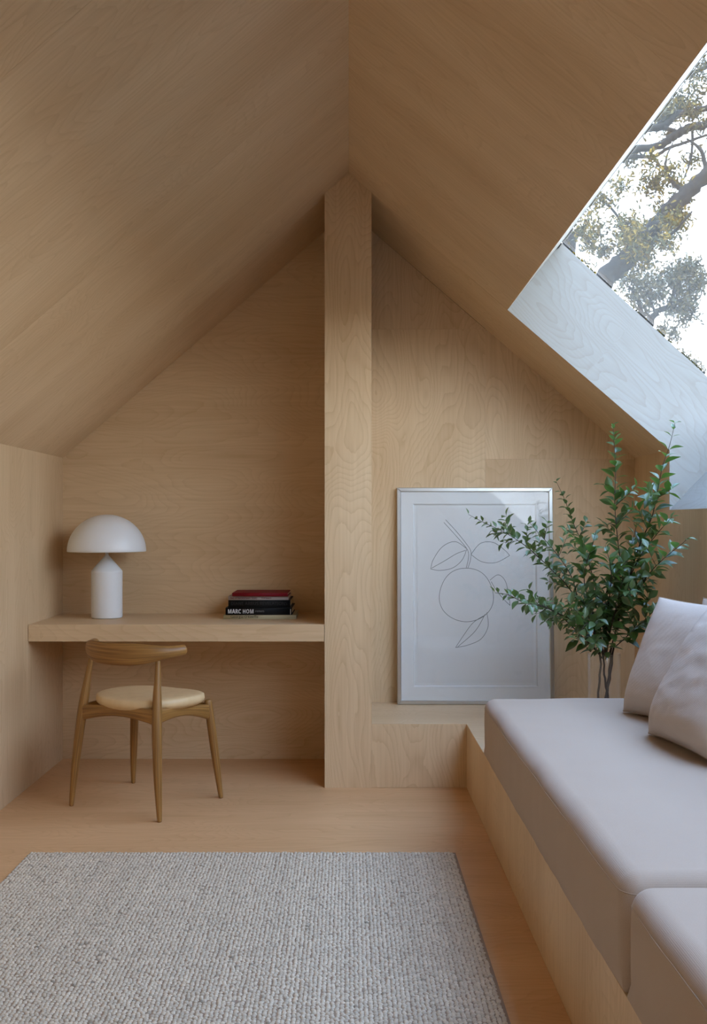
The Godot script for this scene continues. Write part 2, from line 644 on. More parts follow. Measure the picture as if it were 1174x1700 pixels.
	for zz in [[-0.3, SKY0 - 0.02], [SKY1 + 0.02, ZEND + 0.3]]:
		prism("backing", [Vector2(x0, 1.2), Vector2(x0, KNEE + 0.02), eave_in + Vector2(-0.05, 0.05), Vector2(x0 + 0.4, 1.2)], zz[0], zz[1], rw)
	# wall behind the camera
	var fw := struct_root("wall_front", "gabled plywood wall closing the room behind the viewer", "wall")
	part("panel", slab([Vector3(-1.7, -0.3, ZEND), Vector3(1.7, -0.3, ZEND), Vector3(1.7, 1.5, ZEND), Vector3(0, 2.95, ZEND), Vector3(-1.7, 1.5, ZEND)], Vector3.FORWARD, 0.25, Vector3.UP), M.ply1, fw)
	# partition between desk and niche
	var pw := struct_root("wall_middle", "narrow full-height plywood partition standing between desk and niche", "partition")
	var xl := -0.109
	var xr := 0.104
	var front := [Vector3(xl, 0, FIN), Vector3(xr - gap, 0, FIN), Vector3(xr - gap, roof_y(xr), FIN), Vector3(0, RIDGE - 0.001, FIN), Vector3(xl, roof_y(xl), FIN)]
	part("panel", slab(front, Vector3.BACK, T, Vector3.UP, Vector2(0.72, 0.1)), M.ply2, pw)
	part("panel", slab([Vector3(xl, 0, 0), Vector3(xl, 0, FIN - T), Vector3(xl, roof_y(xl), FIN - T), Vector3(xl, roof_y(xl), 0)], Vector3.LEFT, T, Vector3.UP, Vector2(0.35, 0.3)), M.ply1, pw)
	part("panel", slab([Vector3(xr, 0, 0), Vector3(xr, 0, FIN - T), Vector3(xr, roof_y(xr), FIN - T), Vector3(xr, roof_y(xr), 0)], Vector3.RIGHT, T, Vector3.UP, Vector2(0.15, 0.7)), M.ply1, pw)


# a solid with a constant section in x-y, running along z
func prism(called: String, sec: Array, z0: float, z1: float, parent: Node) -> void:
	var pts := []
	for p in sec:
		pts.append(Vector3(p.x, p.y, z1))
	part(called, slab(pts, Vector3.BACK, z1 - z0, Vector3.UP), M.core, parent)


func build_skylight() -> void:
	var w := struct_root("window_1", "long skylight cut into the right roof slope with deep plywood reveals", "skylight")
	var t := 0.0012
	var A := Vector3(OP_A.x, OP_A.y, 0)
	var B := Vector3(OP_B.x, OP_B.y, 0)
	var C := Vector3(OP_C.x, OP_C.y, 0)
	var Dn := Vector3(OP_D.x, OP_D.y, 0)
	var K := Vector3(HALF, KNEE, 0)
	var z0 := Vector3(0, 0, SKY0)
	var z1 := Vector3(0, 0, SKY1)
	var slope := (Dn - B).normalized()
	part("reveal", slab([A + z0, K + z0, C + z0, Dn + z0, B + z0], Vector3.BACK, t, slope, Vector2(0.3, 0.15)), M.skylit_ply, w)
	part("reveal", slab([A + z1, K + z1, C + z1, Dn + z1, B + z1], Vector3.FORWARD, t, slope, Vector2(0.6, 0.4)), M.skylit_ply, w)
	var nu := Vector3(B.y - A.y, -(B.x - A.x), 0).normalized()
	part("reveal", slab([A + z0, A + z1, B + z1, B + z0], nu, t, Vector3.BACK, Vector2(0.1, 0.1)), M.skylit_ply, w)
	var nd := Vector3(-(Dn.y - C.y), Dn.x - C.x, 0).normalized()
	part("sill", slab([C + z0, C + z1, Dn + z1, Dn + z0], nd, t, Vector3.BACK, Vector2(0.2, 0.5)), M.skylit_ply, w)
	# frame round the pane, just outside the reveals
	var out := Vector3(-slope.y, slope.x, 0)
	if out.y < 0.0:
		out = -out
	var fr := new_st()
	var fb := B + out * 0.004
	var fd := Dn + out * 0.004
	for s in [[fb, fb - slope * 0.09], [fd, fd + slope * 0.09]]:
		slab_into(fr, [s[0] + z0, s[0] + z1, s[1] + z1, s[1] + z0], -out, 0.012, Vector3.BACK)
	for s in [[z0, -0.09], [z1, 0.09]]:
		var zz: Vector3 = s[0]
		var dz := Vector3(0, 0, s[1])
		var set_back := dz * 0.6
		slab_into(fr, [fb - slope * 0.09 + zz + set_back, fd + slope * 0.09 + zz + set_back, fd + slope * 0.09 + zz + dz, fb - slope * 0.09 + zz + dz], -out, 0.012, slope)
	part("frame", fr.commit(), M.frame, w)
	var lip := new_st()
	slab_into(lip, [B + z0 - nu * -0.004, B + z1 - nu * -0.004, B + z1 + nu * 0.008 - out * 0.03, B + z0 + nu * 0.008 - out * 0.03], -out, 0.012, Vector3.BACK)
	part("glazing_bead", lip.commit(), M.frame, w)
	var g0 := out * 0.014
	part("pane", slab([B - slope * 0.03 + z0 + g0, B - slope * 0.03 + z1 + g0, Dn + slope * 0.03 + z1 + g0, Dn + slope * 0.03 + z0 + g0], out, 0.006, Vector3.BACK), M.glass, w)


# ------------------------------------------------------------------ outside
func tree(called: String, label: String, limbs: Array, clusters: Array, leaf: float, cols: Array, sd: int) -> void:
	var base: Array = limbs[0][0]
	var root := thing(called, label, "tree", Vector3(base[0] - 0.15, -3.2, base[2]), "trees beyond the skylight")
	for i in limbs.size():
		var pts := []
		var rad := []
		for q in limbs[i]:
			pts.append(Vector3(q[0], q[1], q[2]) - root.position)
			rad.append(q[3])
		if i == 0:
			pts.push_front(Vector3(0, -0.2, 0))
			rad.push_front(rad[0] * 1.5)
		var cp := curve3(pts, 5)
		var cr := curve3(rad, 5)
		var rr := []
		for k in cp.size():
			var wob := 0.012 * sin(k * 2.3 + i) * clampf(cr[k] * 12.0, 0.2, 1.0)
			cp[k] += Vector3(wob, -wob, wob)
			rr.append(Vector2(cr[k], cr[k]))
		part("trunk" if i == 0 else "branch", tube(cp, rr, Vector3(0.1, 0.2, 1), 9 if i == 0 else 7), M.bark, root)
	# leaves and the twigs that carry them
	var lm := far_leaf(leaf)
	var r := RandomNumberGenerator.new()
	r.seed = sd
	var spots := []
	var tint := []
	var tw := smooth_st()
	for ci in clusters.size():
		var c: Array = clusters[ci]
		var ctr := Vector3(c[0], c[1], c[2] - (0.45 if ci % 3 else 0.0)) - root.position
		var rc: float = c[3]
		var tips := []
		for k in 7:
			var d := Vector3(r.randfn(), r.randfn(), r.randfn()).normalized() * rc * r.randf_range(0.5, 1.15)
			var from := ctr + Vector3(r.randfn(), r.randfn(), r.randfn()) * rc * 0.25
			var mid := from + d * 0.5 + Vector3(r.randfn(), r.randfn(), r.randfn()) * rc * 0.12
			tube_into(tw, [from, mid, ctr + d], [Vector2.ONE * 0.007, Vector2.ONE * 0.005, Vector2.ONE * 0.003], Vector3(0.1, 1, 0.3), 4)
			tips.append([from, mid, ctr + d])
		for k in int(c[4] * 3.0):
			var tip: Array = tips[r.randi() % 7]
			var t := r.randf_range(0.3, 1.05)
			var p: Vector3 = tip[0].lerp(tip[1], t * 2.0) if t < 0.5 else tip[1].lerp(tip[2], t * 2.0 - 1.0)
			p += Vector3(r.randfn(), r.randfn(), r.randfn()) * rc * 0.46
			var bs := Basis.from_euler(Vector3(r.randf_range(-1.2, 1.2), r.randf() * TAU, r.randf_range(-1.2, 1.2))) * Basis.from_scale(Vector3.ONE * r.randf_range(0.7, 1.25))
			spots.append(Transform3D(bs, p))
			var cc: Color = cols[r.randi() % cols.size()]
			tint.append(cc * r.randf_range(0.4, 0.8))
	part("twigs", finish(tw), M.bark, root).set_meta("kind", "stuff")
	var mm := MultiMesh.new()
	mm.transform_format = MultiMesh.TRANSFORM_3D
	mm.use_colors = true
	mm.mesh = lm
	mm.instance_count = spots.size()
	for i in spots.size():
		mm.set_instance_transform(i, spots[i])
		mm.set_instance_color(i, tint[i])
	var o := MultiMeshInstance3D.new()
	o.name = "foliage"
	o.multimesh = mm
	o.set_meta("kind", "stuff")
	root.add_child(o)


func far_leaf(len: float) -> ArrayMesh:
	var st := new_st()
	var half := [0.0, 0.16, 0.10, 0.26, 0.15, 0.24, 0.0]
	for i in 6:
		for s in [-1.0, 1.0]:
			var a := Vector3(0, 0, len * i / 6.0)
			var b := Vector3(0, 0, len * (i + 1) / 6.0)
			var c := b + Vector3(s * half[i + 1] * len, 0.18 * half[i + 1] * len, 0)
			var d := a + Vector3(s * half[i] * len, 0.18 * half[i] * len, 0)
			for v in ([a, b, c, a, c, d] if s > 0.0 else [a, c, b, a, d, c]):
				st.add_vertex(v)
	st.generate_normals()
	var m := st.commit()
	m.surface_set_material(0, M.tree_leaf)
	return m


func build_outside() -> void:
	var g := MeshInstance3D.new()
	g.name = "ground"
	g.mesh = slab([Vector3(-60, -3.2, -70), Vector3(60, -3.2, -70), Vector3(60, -3.2, 50), Vector3(-60, -3.2, 50)], Vector3.UP, 0.5, Vector3.RIGHT)
	g.set_surface_override_material(0, M.grass)
	g.set_meta("kind", "structure")
	g.set_meta("label", "lawn below the house seen past the skylight")
	g.set_meta("category", "ground")
	add_child(g)
	var gold := [Color(0.46, 0.29, 0.02), Color(0.24, 0.18, 0.03), Color(0.12, 0.12, 0.04), Color(0.44, 0.29, 0.03), Color(0.15, 0.14, 0.04)]
	var grey := [Color(0.14, 0.13, 0.06), Color(0.18, 0.15, 0.06), Color(0.26, 0.19, 0.06), Color(0.11, 0.11, 0.06)]
	var dark := [Color(0.11, 0.11, 0.04), Color(0.21, 0.16, 0.04), Color(0.34, 0.23, 0.04), Color(0.14, 0.12, 0.05)]
	tree("oak_tree", "oak with a thick limb slanting up across the skylight glass among yellowing leaves",
		[[[2.2, 0.97, -7, 0.219], [2.35, 2.43, -7, 0.168], [2.6, 3.46, -7, 0.146], [3.08, 4.13, -7, 0.128], [3.33, 4.37, -7, 0.121], [3.63, 4.68, -7, 0.113], [3.88, 4.98, -7, 0.106], [4.1, 5.2, -7, 0.095], [4.35, 5.44, -7, 0.088], [4.83, 5.91, -7, 0.073], [5.49, 6.53, -7, 0.044]],
		[[3.63, 4.68, -7, 0.037], [3.71, 4.57, -6.8, 0.025], [3.82, 4.62, -6.6, 0.018], [4, 4.83, -6.5, 0.011]],
		[[4.1, 5.2, -7, 0.033], [3.95, 5.39, -7.1, 0.022], [3.91, 5.65, -7.2, 0.015], [4.04, 5.95, -7.3, 0.007]],
		[[3.52, 4.57, -7, 0.029], [3.39, 4.89, -7.2, 0.019], [3.23, 5.16, -7.3, 0.015], [3.07, 5.34, -7.4, 0.008]],
		[[4.35, 5.44, -7, 0.033], [4.28, 5.72, -7, 0.022], [4.1, 5.87, -7, 0.011]]],
		[[2.97, 5.1, -7, 0.18, 60], [3.13, 5.18, -6.7, 0.13, 40], [3.32, 5.32, -6.6, 0.15, 45], [3.74, 5.46, -7.3, 0.16, 65], [3.88, 5.5, -7, 0.15, 70], [3.94, 5.52, -6.7, 0.13, 50], [3.7, 5.58, -7, 0.1, 35], [4.05, 5.36, -6.8, 0.15, 45], [3, 4.74, -6.7, 0.16, 90], [3.33, 4.79, -7, 0.18, 120], [3.62, 4.94, -7.3, 0.18, 130], [3.69, 4.77, -6.8, 0.16, 130], [3.85, 4.75, -6.8, 0.16, 120], [3.97, 4.83, -6.6, 0.13, 80], [4.07, 4.9, -6.6, 0.09, 50], [3.36, 4.47, -6.7, 0.16, 140], [3.53, 4.44, -6.6, 0.15, 130], [3.14, 4.54, -6.7, 0.12, 70], [2.77, 4.67, -6.7, 0.12, 45], [2.87, 4.37, -7, 0.12, 80], [2.97, 4.22, -6.8, 0.1, 60], [3.72, 4.48, -6.6, 0.1, 60], [3.87, 5.04, -6.7, 0.1, 45], [4.11, 5.15, -6.7, 0.1, 35], [2.82, 4.54, -6.7, 0.1, 40]],
		0.062, gold, 3)
	tree("oak_tree", "oak whose grey limbs reach out level across the top of the skylight",
		[[[2.9, 1.27, -8, 0.206], [2.9, 3.33, -8, 0.135], [2.88, 4.35, -8, 0.111], [2.89, 4.91, -8, 0.095], [2.78, 5.38, -8, 0.087], [2.58, 5.94, -8, 0.079], [2.38, 6.81, -8, 0.055]],
		[[2.89, 4.85, -8, 0.063], [2.99, 5, -8, 0.055], [3.08, 5.07, -8, 0.04], [3.13, 5.1, -8, 0.024]],
		[[2.66, 5.7, -8, 0.055], [3.18, 6, -8, 0.051], [3.65, 6.1, -8, 0.048], [4.06, 6.15, -8, 0.051], [4.22, 6.25, -8, 0.055], [4.35, 6.33, -8, 0.059], [4.52, 6.41, -8, 0.055], [4.76, 6.45, -8, 0.048], [5.23, 6.65, -8, 0.032]],
		[[2.58, 5.94, -8, 0.059], [3.36, 6.29, -8.1, 0.056], [3.92, 6.42, -8.1, 0.052], [4.16, 6.45, -8.1, 0.052], [4.3, 6.57, -8.1, 0.044], [4.48, 6.64, -8.1, 0.044], [4.78, 6.71, -8.1, 0.04], [5.23, 6.89, -8, 0.024]],
		[[4.16, 6.45, -8.1, 0.028], [4.24, 6.37, -8, 0.028], [4.35, 6.33, -8, 0.032]],
		[[4.09, 6.47, -8.1, 0.024], [4.2, 6.57, -8.1, 0.024], [4.33, 6.64, -8.1, 0.024], [4.48, 6.66, -8.1, 0.016]],
		[[2.74, 5.46, -8, 0.04], [3.33, 5.76, -8, 0.032], [3.57, 5.97, -8, 0.028], [3.73, 6.02, -8, 0.028], [4.01, 6.02, -8, 0.024], [4.17, 6.09, -7.9, 0.024], [4.41, 6.17, -7.9, 0.02], [4.72, 6.28, -7.9, 0.016]],
		[[4.01, 6.02, -8, 0.016], [4.09, 5.82, -7.9, 0.012], [4.17, 5.68, -7.9, 0.012], [4.34, 5.54, -7.8, 0.008]],
		[[4.52, 6.41, -8, 0.02], [4.51, 6.06, -8, 0.016], [4.43, 5.78, -8, 0.012], [4.32, 5.61, -8, 0.008]],
		[[3.36, 6.29, -8.1, 0.03], [3.9, 6.7, -8.2, 0.028], [4.33, 6.99, -8.2, 0.028], [4.51, 7.15, -8.2, 0.028], [4.83, 7.31, -8.2, 0.028], [5.15, 7.36, -8, 0.02]],
		[[2.78, 5.38, -8, 0.02], [3.21, 5.56, -8, 0.02], [3.37, 5.49, -8, 0.016], [3.51, 5.37, -8, 0.012]]],
		[[4.6, 7.17, -8, 0.27, 150], [4.5, 7.02, -8.3, 0.21, 120], [4.16, 6.65, -7.8, 0.13, 110], [4.42, 6.49, -7.7, 0.14, 60], [3.95, 6.56, -8, 0.12, 40], [3.75, 6.02, -7.8, 0.14, 50], [3.98, 6.53, -7.8, 0.12, 40], [4.64, 6.89, -8, 0.17, 110], [4.36, 6.51, -8, 0.08, 30], [4.56, 7.36, -8, 0.16, 90], [3.81, 6.19, -7.8, 0.08, 25], [4.68, 6.18, -8, 0.13, 40], [4.74, 6.49, -8.2, 0.1, 35]],
		0.066, dark, 5)
	tree("oak_tree", "smaller grey-green tree farther off, low in the skylight above the reveal",
		[[[5.56, 0.83, -14, 0.173], [5.65, 3.14, -14, 0.127], [5.73, 4.76, -14, 0.092], [5.88, 5.22, -14, 0.058], [6.14, 5.36, -14, 0.046], [6.27, 5.69, -14, 0.035], [6.48, 6.03, -14, 0.023], [6.77, 6.26, -14, 0.017]],
		[[5.73, 4.76, -14, 0.052], [5.56, 5.46, -14, 0.04], [5.38, 5.74, -14, 0.023]],
		[[6.14, 5.36, -14, 0.035], [6.48, 5.32, -14, 0.023], [6.71, 5.51, -14, 0.017]],
		[[5.88, 5.22, -14, 0.029], [5.79, 5.48, -14, 0.023], [5.67, 5.69, -14, 0.017]],
		[[5.73, 4.76, -14, 0.052], [6.14, 4.3, -14, 0.04], [6.83, 4.07, -14, 0.029]]],
		[[5.33, 5.8, -14, 0.25, 110], [5.56, 5.98, -14, 0.18, 60], [6, 5.92, -14, 0.28, 190], [5.77, 5.71, -14, 0.23, 120], [6.42, 6.09, -14, 0.21, 140], [6.56, 6.11, -13.5, 0.17, 110], [6.34, 5.86, -14, 0.18, 110], [6.59, 5.68, -13.5, 0.23, 150], [6.6, 5.57, -14, 0.18, 110], [6.25, 5.46, -14, 0.25, 150], [6.57, 5.25, -14, 0.21, 130], [5.96, 5.59, -14, 0.16, 80], [5.5, 5.51, -14, 0.21, 90], [5.73, 5.28, -14, 0.17, 90], [5.7, 5.11, -14, 0.14, 80], [6.02, 4.9, -14, 0.12, 60], [6.54, 4.39, -14, 0.17, 120], [6.78, 4.24, -14, 0.16, 110], [6.23, 4.76, -14, 0.08, 25], [6.83, 6.03, -14, 0.16, 80], [6.42, 4.99, -14, 0.09, 25]],
		0.085, grey, 8)


# ------------------------------------------------------------------ built-in bench and desk
func build_bench() -> void:
	var T := 0.018
	var g := 0.0002
	var b := thing("platform_bench", "low built-in plywood platform turning the corner from niche to under the mattress", "bench", Vector3.ZERO)
	var xr := 0.104
	part("riser", slab([Vector3(xr + g, 0.001, FIN), Vector3(BENCH_X - g, 0.001, FIN), Vector3(BENCH_X - g, BENCH, FIN), Vector3(xr + g, BENCH, FIN)], Vector3.BACK, T, Vector3.UP, Vector2(0.72, 0.1)), M.ply2, b)
	part("front_panel", slab([Vector3(BENCH_X, 0.001, FIN - T), Vector3(BENCH_X, 0.001, ZEND - 0.01), Vector3(BENCH_X, BENCH, ZEND - 0.01), Vector3(BENCH_X, BENCH, FIN - T)], Vector3.LEFT, T, Vector3.UP, Vector2(0.6, 0.2)), M.ply1, b)
	part("top_panel", slab([Vector3(xr + 0.002, BENCH + 0.0005, 0.002), Vector3(HALF - 0.002, BENCH + 0.0005, 0.002), Vector3(HALF - 0.002, BENCH + 0.0005, ZEND - 0.01), Vector3(BENCH_X + 0.001, BENCH + 0.0005, ZEND - 0.01), Vector3(BENCH_X + 0.001, BENCH + 0.0005, FIN - 0.001), Vector3(xr + 0.002, BENCH + 0.0005, FIN - 0.001)], Vector3.UP, T, Vector3.RIGHT, Vector2(0.45, 0.5)), M.ply1, b)


func build_desk() -> void:
	var d := thing("desk", "thick plywood desk top spanning from the left wall to the partition", "desk", Vector3.ZERO)
	var x0 := -HALF + 0.002
	var x1 := -0.109 - 0.002
	var ty := 0.741
	var by := 0.664
	part("top", slab([Vector3(x0, ty, 0.002), Vector3(x1, ty, 0.002), Vector3(x1, ty, FIN - 0.0185), Vector3(x0, ty, FIN - 0.0185)], Vector3.UP, 0.018, Vector3.RIGHT, Vector2(0.35, 0.12)), M.ply1, d)
	part("front_board", slab([Vector3(x0, by, FIN), Vector3(x1, by, FIN), Vector3(x1, ty, FIN), Vector3(x0, ty, FIN)], Vector3.BACK, 0.018, Vector3.RIGHT, Vector2(0.8, 0.44), 0.001), M.ply1, d)
	part("underside", slab([Vector3(x0, by, 0.002), Vector3(x1, by, 0.002), Vector3(x1, by, FIN - 0.0185), Vector3(x0, by, FIN - 0.0185)], Vector3.DOWN, 0.018, Vector3.RIGHT, Vector2(0.1, 0.7)), M.ply1, d)


# ------------------------------------------------------------------ rug
func build_rug() -> void:
	var x0 := -1.155
	var x1 := 0.387
	var z0 := 1.462
	var z1 := 3.9
	var r := thing("rug", "pale grey hand-woven wool rug lying on the plywood floor", "rug", Vector3((x0 + x1) / 2, 0, (z0 + z1) / 2))
	var w := x1 - x0
	var l := z1 - z0
	var st := new_st()
	box_into(st, Vector3(-w / 2, 0.0005, -l / 2), Vector3(w / 2, 0.0075, l / 2), 0.002)
	part("backing", st.commit(), M.binding, r)
	var km := knot()
	var px := 0.0118
	var pz := 0.0098
	var nx := int(w / px)
	var nz := int(l / pz)
	var rr := RandomNumberGenerator.new()
	rr.seed = 77
	var mm := MultiMesh.new()
	mm.transform_format = MultiMesh.TRANSFORM_3D
	mm.use_colors = true
	mm.mesh = km
	mm.instance_count = nx * nz
	var phase := []
	var lane := []
	for i in nx:
		lane.append(rr.randf_range(-0.03, 0.03))
		phase.append(rr.randf())
	var row := 0.0
	var k := 0
	for j in nz:
		row = row * 0.6 + rr.randf_range(-0.02, 0.02)
		for i in nx:
			var p := Vector3(-w / 2 + px * (i + 0.5) + rr.randf_range(-1, 1) * 0.0024, 0.0062 + rr.randf_range(-1, 1) * 0.0009, -l / 2 + pz * (j + phase[i]) + rr.randf_range(-1, 1) * 0.0022)
			p.z = clampf(p.z, -l / 2 + 0.003, l / 2 - 0.003)
			p.x = clampf(p.x, -w / 2 + 0.004, w / 2 - 0.004)
			var bs := Basis.from_euler(Vector3(rr.randf_range(-0.15, 0.15), rr.randf_range(-0.35, 0.35), 0)) * Basis.from_scale(Vector3(rr.randf_range(0.9, 1.12), rr.randf_range(0.85, 1.2), rr.randf_range(0.9, 1.12)))
			mm.set_instance_transform(k, Transform3D(bs, p))
			var v: float = 0.61 + lane[i] + row + rr.randf_range(-0.07, 0.07)
			if rr.randf() < 0.02:
				v *= rr.randf_range(0.55, 0.85)
			mm.set_instance_color(k, Color(v, v * 0.85, v * 0.66))
			k += 1
	var o := MultiMeshInstance3D.new()
	o.name = "wool_loops"
	o.multimesh = mm
	o.set_meta("kind", "stuff")
	r.add_child(o)


func knot() -> ArrayMesh:
	var st := smooth_st()
	var rows := []
	var uvs := []
	for i in 4:
		var a := PI / 2 * i / 3.0
		var row := []
		var ur := []
		for j in 8:
			var t := -TAU * j / 8
			row.append(Vector3(cos(t) * 0.0066 * sin(a + 0.001), 0.0048 * cos(a), sin(t) * 0.0058 * sin(a + 0.001)))
			ur.append(Vector2.ZERO)
		rows.append(row)
		uvs.append(ur)
	skin(st, rows, uvs, true)
	var m := finish(st)
	m.surface_set_material(0, M.yarn)
	return m


# ------------------------------------------------------------------ mattresses and cushions
func build_mattresses() -> void:
	var nz := FastNoiseLite.new()
	nz.seed = 4
	nz.frequency = 1.6
	nz.fractal_octaves = 3
	var fine := FastNoiseLite.new()
	fine.seed = 9
	fine.frequency = 9.0
	fine.fractal_octaves = 2
	for q in [[1.152, 3.146, "long seat mattress nearest the plant with pillows leaning on it"], [3.161, 5.2, "second seat mattress nearest the viewer, cut off by the frame"]]:
		var a: float = q[0]
		var b: float = q[1]
		var sz := Vector3(HALF - 0.004 - 0.532, 0.234, b - a)
		var at := Vector3(0.532 + sz.x / 2, BENCH + 0.001 + sz.y / 2, (a + b) / 2)
		var t := thing("seat_mattress", q[2], "mattress", Vector3(at.x, BENCH + 0.001, at.z), "mattresses on the platform bench")
		var r := 0.042
		var deform := func(p: Vector3) -> Vector3:
			var u := p.x / (sz.x / 2)
			var v := p.y / (sz.y / 2)
			var w := p.z / (sz.z / 2)
			var edge := (1.0 - pow(absf(w), 6.0))
			var o := p
			if p.y < -sz.y / 2 + r * 0.999:   # the lower edge is nearly square where it sits on the platform
				o.y = -sz.y / 2 + (p.y + sz.y / 2) * 0.25
				if absf(p.x) > sz.x / 2 - r * 0.999:
					o.x = signf(p.x) * (sz.x / 2 - (sz.x / 2 - absf(p.x)) * 0.25)
				if absf(p.z) > sz.z / 2 - r * 0.999:
					o.z = signf(p.z) * (sz.z / 2 - (sz.z / 2 - absf(p.z)) * 0.25)
			o.y += maxf(v, 0.0) * (0.012 * (1.0 - u * u) * (1.0 - w * w) - 0.006 + 0.006 * nz.get_noise_3d(p.x * 1.2, 3.0, p.z * 1.2))
			o.x -= maxf(-u, 0.0) * (0.010 * (1.0 - v * v) * edge + 0.003 * nz.get_noise_3d(1.0, p.y * 2.0, p.z * 2.0) + 0.0012 * fine.get_noise_3d(0.0, p.y * 0.3, p.z * 3.0))
			o.z -= signf(w) * maxf(absf(w) - 0.93, 0.0) / 0.07 * 0.004 * (v * v)
			return o + Vector3(0, sz.y / 2, 0)
		var body := part("cushion_body", soft_box(sz, r, Vector3i(24, 6, 60), deform), M.linen, t)
		# piping round the top edge
		var path := []
		var hx := sz.x / 2 - r
		var hz := sz.z / 2 - r
		var rr := r * 0.995
		var yy := sz.y / 2 - r * 0.90
		for c in [[-1, -1, PI], [-1, 1, PI / 2], [1, 1, 0.0], [1, -1, -PI / 2]]:
			for k in 6:
				var ang: float = c[2] - PI / 2 * k / 5.0 + PI / 2
				if c[0] == -1 and c[1] == -1:
					ang = -PI / 2 - PI / 2 * k / 5.0
				elif c[0] == -1:
					ang = PI - PI / 2 * k / 5.0
				elif c[1] == 1:
					ang = PI / 2 - PI / 2 * k / 5.0
				else:
					ang = 0.0 - PI / 2 * k / 5.0
				path.append(Vector3(c[0] * hx + cos(ang) * rr, yy, c[1] * hz + sin(ang) * rr))
			# subdivide the long side so that it follows the cover
			var last: Vector3 = path[path.size() - 1]
			var nxt := Vector3.ZERO
			if c[0] == -1 and c[1] == -1:
				nxt = Vector3(-hx - rr, yy, hz)
			elif c[0] == -1:
				nxt = Vector3(hx, yy, hz + rr)
			elif c[1] == 1:
				nxt = Vector3(hx + rr, yy, -hz)
			else:
				nxt = Vector3(-hx, yy, -hz - rr)
			for k in range(1, 30):
				path.append(last.lerp(nxt, k / 30.0))
		path.append(path[0])
		var rad := []
		var pts := []
		for p in path:
			pts.append(deform.call(p))
			rad.append(Vector2.ONE * 0.0014)
		part("piping", tube(pts, rad, Vector3.UP, 6), M.piping, body)


# puffed cushion: width along x, height along y, thickness z, its bottom edge at y = 0
func pillow_mesh(w: float, h: float, th: float, sd: int, wrinkle: float) -> ArrayMesh:
	var st := smooth_st()
	var nz := FastNoiseLite.new()
	nz.seed = sd
	nz.frequency = 5.0
	nz.fractal_octaves = 3
	var N := 44
	for s in [-1.0, 1.0]:
		var rows := []
		var uvs := []
		for i in N + 1:
			var u := sin(PI / 2 * (2.0 * i / N - 1.0))
			var row := []
			var ur := []
			for j in N + 1:
				var v := sin(PI / 2 * (2.0 * j / N - 1.0))
				var t := pow(maxf(1.0 - pow(absf(u), 3.2), 0.0), 0.55) * pow(maxf(1.0 - pow(absf(v), 3.2), 0.0), 0.55)
				var x := u * w / 2 * (1.0 - 0.05 * (1.0 - v * v) * u * u)
				var y := v * h / 2 * (1.0 - 0.05 * (1.0 - u * u) * v * v)
				var sag := 1.0 - 0.22 * v
				var d := wrinkle * t * (nz.get_noise_3d(x * 1.5, y * 4.0, s * 3.0) + 0.5 * nz.get_noise_3d(x * 5.0, y * 5.0, s))
				row.append(Vector3(x, y + h / 2, s * (th / 2 * t * sag + d * 0.5)))
				ur.append(Vector2(x, y))
			if s < 0.0:
				row.reverse()
				ur.reverse()
			rows.append(row)
			uvs.append(ur)
		skin(st, rows, uvs)
	return finish(st)


func build_pillows() -> void:
	var top := BENCH + 0.001 + 0.234 + 0.002
	# at: middle of the bottom edge; lean: from upright towards the right wall; turn: about y; the face looks to -x
	var list := [
		["back_cushion", "pale grey back cushion against the right wall, only its top corner showing behind the pillows", Vector3(1.345, top, 1.46), 0.44, 0.39, 0.11, 3.0, 0.0, 1, 0.004],
		["throw_pillow", "pale grey wool pillow standing nearest the plant, its corner pointing up", Vector3(1.068, top + 0.004, 1.745), 0.50, 0.432, 0.165, 21.0, 20.0, 2, 0.006],
		["throw_pillow", "pale grey wool pillow in front, leaning lower against the other pillow", Vector3(0.985, top + 0.008, 2.15), 0.50, 0.45, 0.17, 27.0, 7.0, 3, 0.010],
	]
	for q in list:
		var t := thing(q[0], q[1], "pillow", q[2], "pillows on the mattress")
		t.basis = Basis(Vector3.UP, deg_to_rad(-90.0 + q[7])) * Basis(Vector3.RIGHT, deg_to_rad(-q[6]))
		var cover := part("cover", pillow_mesh(q[3], q[4], q[5], q[8], q[9]), M.wool, t)
		var pts := []
		var rad := []
		for k in 81:
			var a := k / 20.0
			var side := int(a) % 4
			var f := (a - floorf(a)) * 2.0 - 1.0
			var uv: Vector2 = [Vector2(f, -1), Vector2(1, f), Vector2(-f, 1), Vector2(-1, -f)][side]
			var x: float = uv.x * q[3] / 2 * (1.0 - 0.05 * (1.0 - uv.y * uv.y) * uv.x * uv.x)
			var y: float = uv.y * q[4] / 2 * (1.0 - 0.05 * (1.0 - uv.x * uv.x) * uv.y * uv.y)
			pts.append(Vector3(x, y + q[4] / 2, 0))
			rad.append(Vector2.ONE * 0.0022)
		part("seam", tube(pts, rad, Vector3.BACK, 6), M.piping, cover)


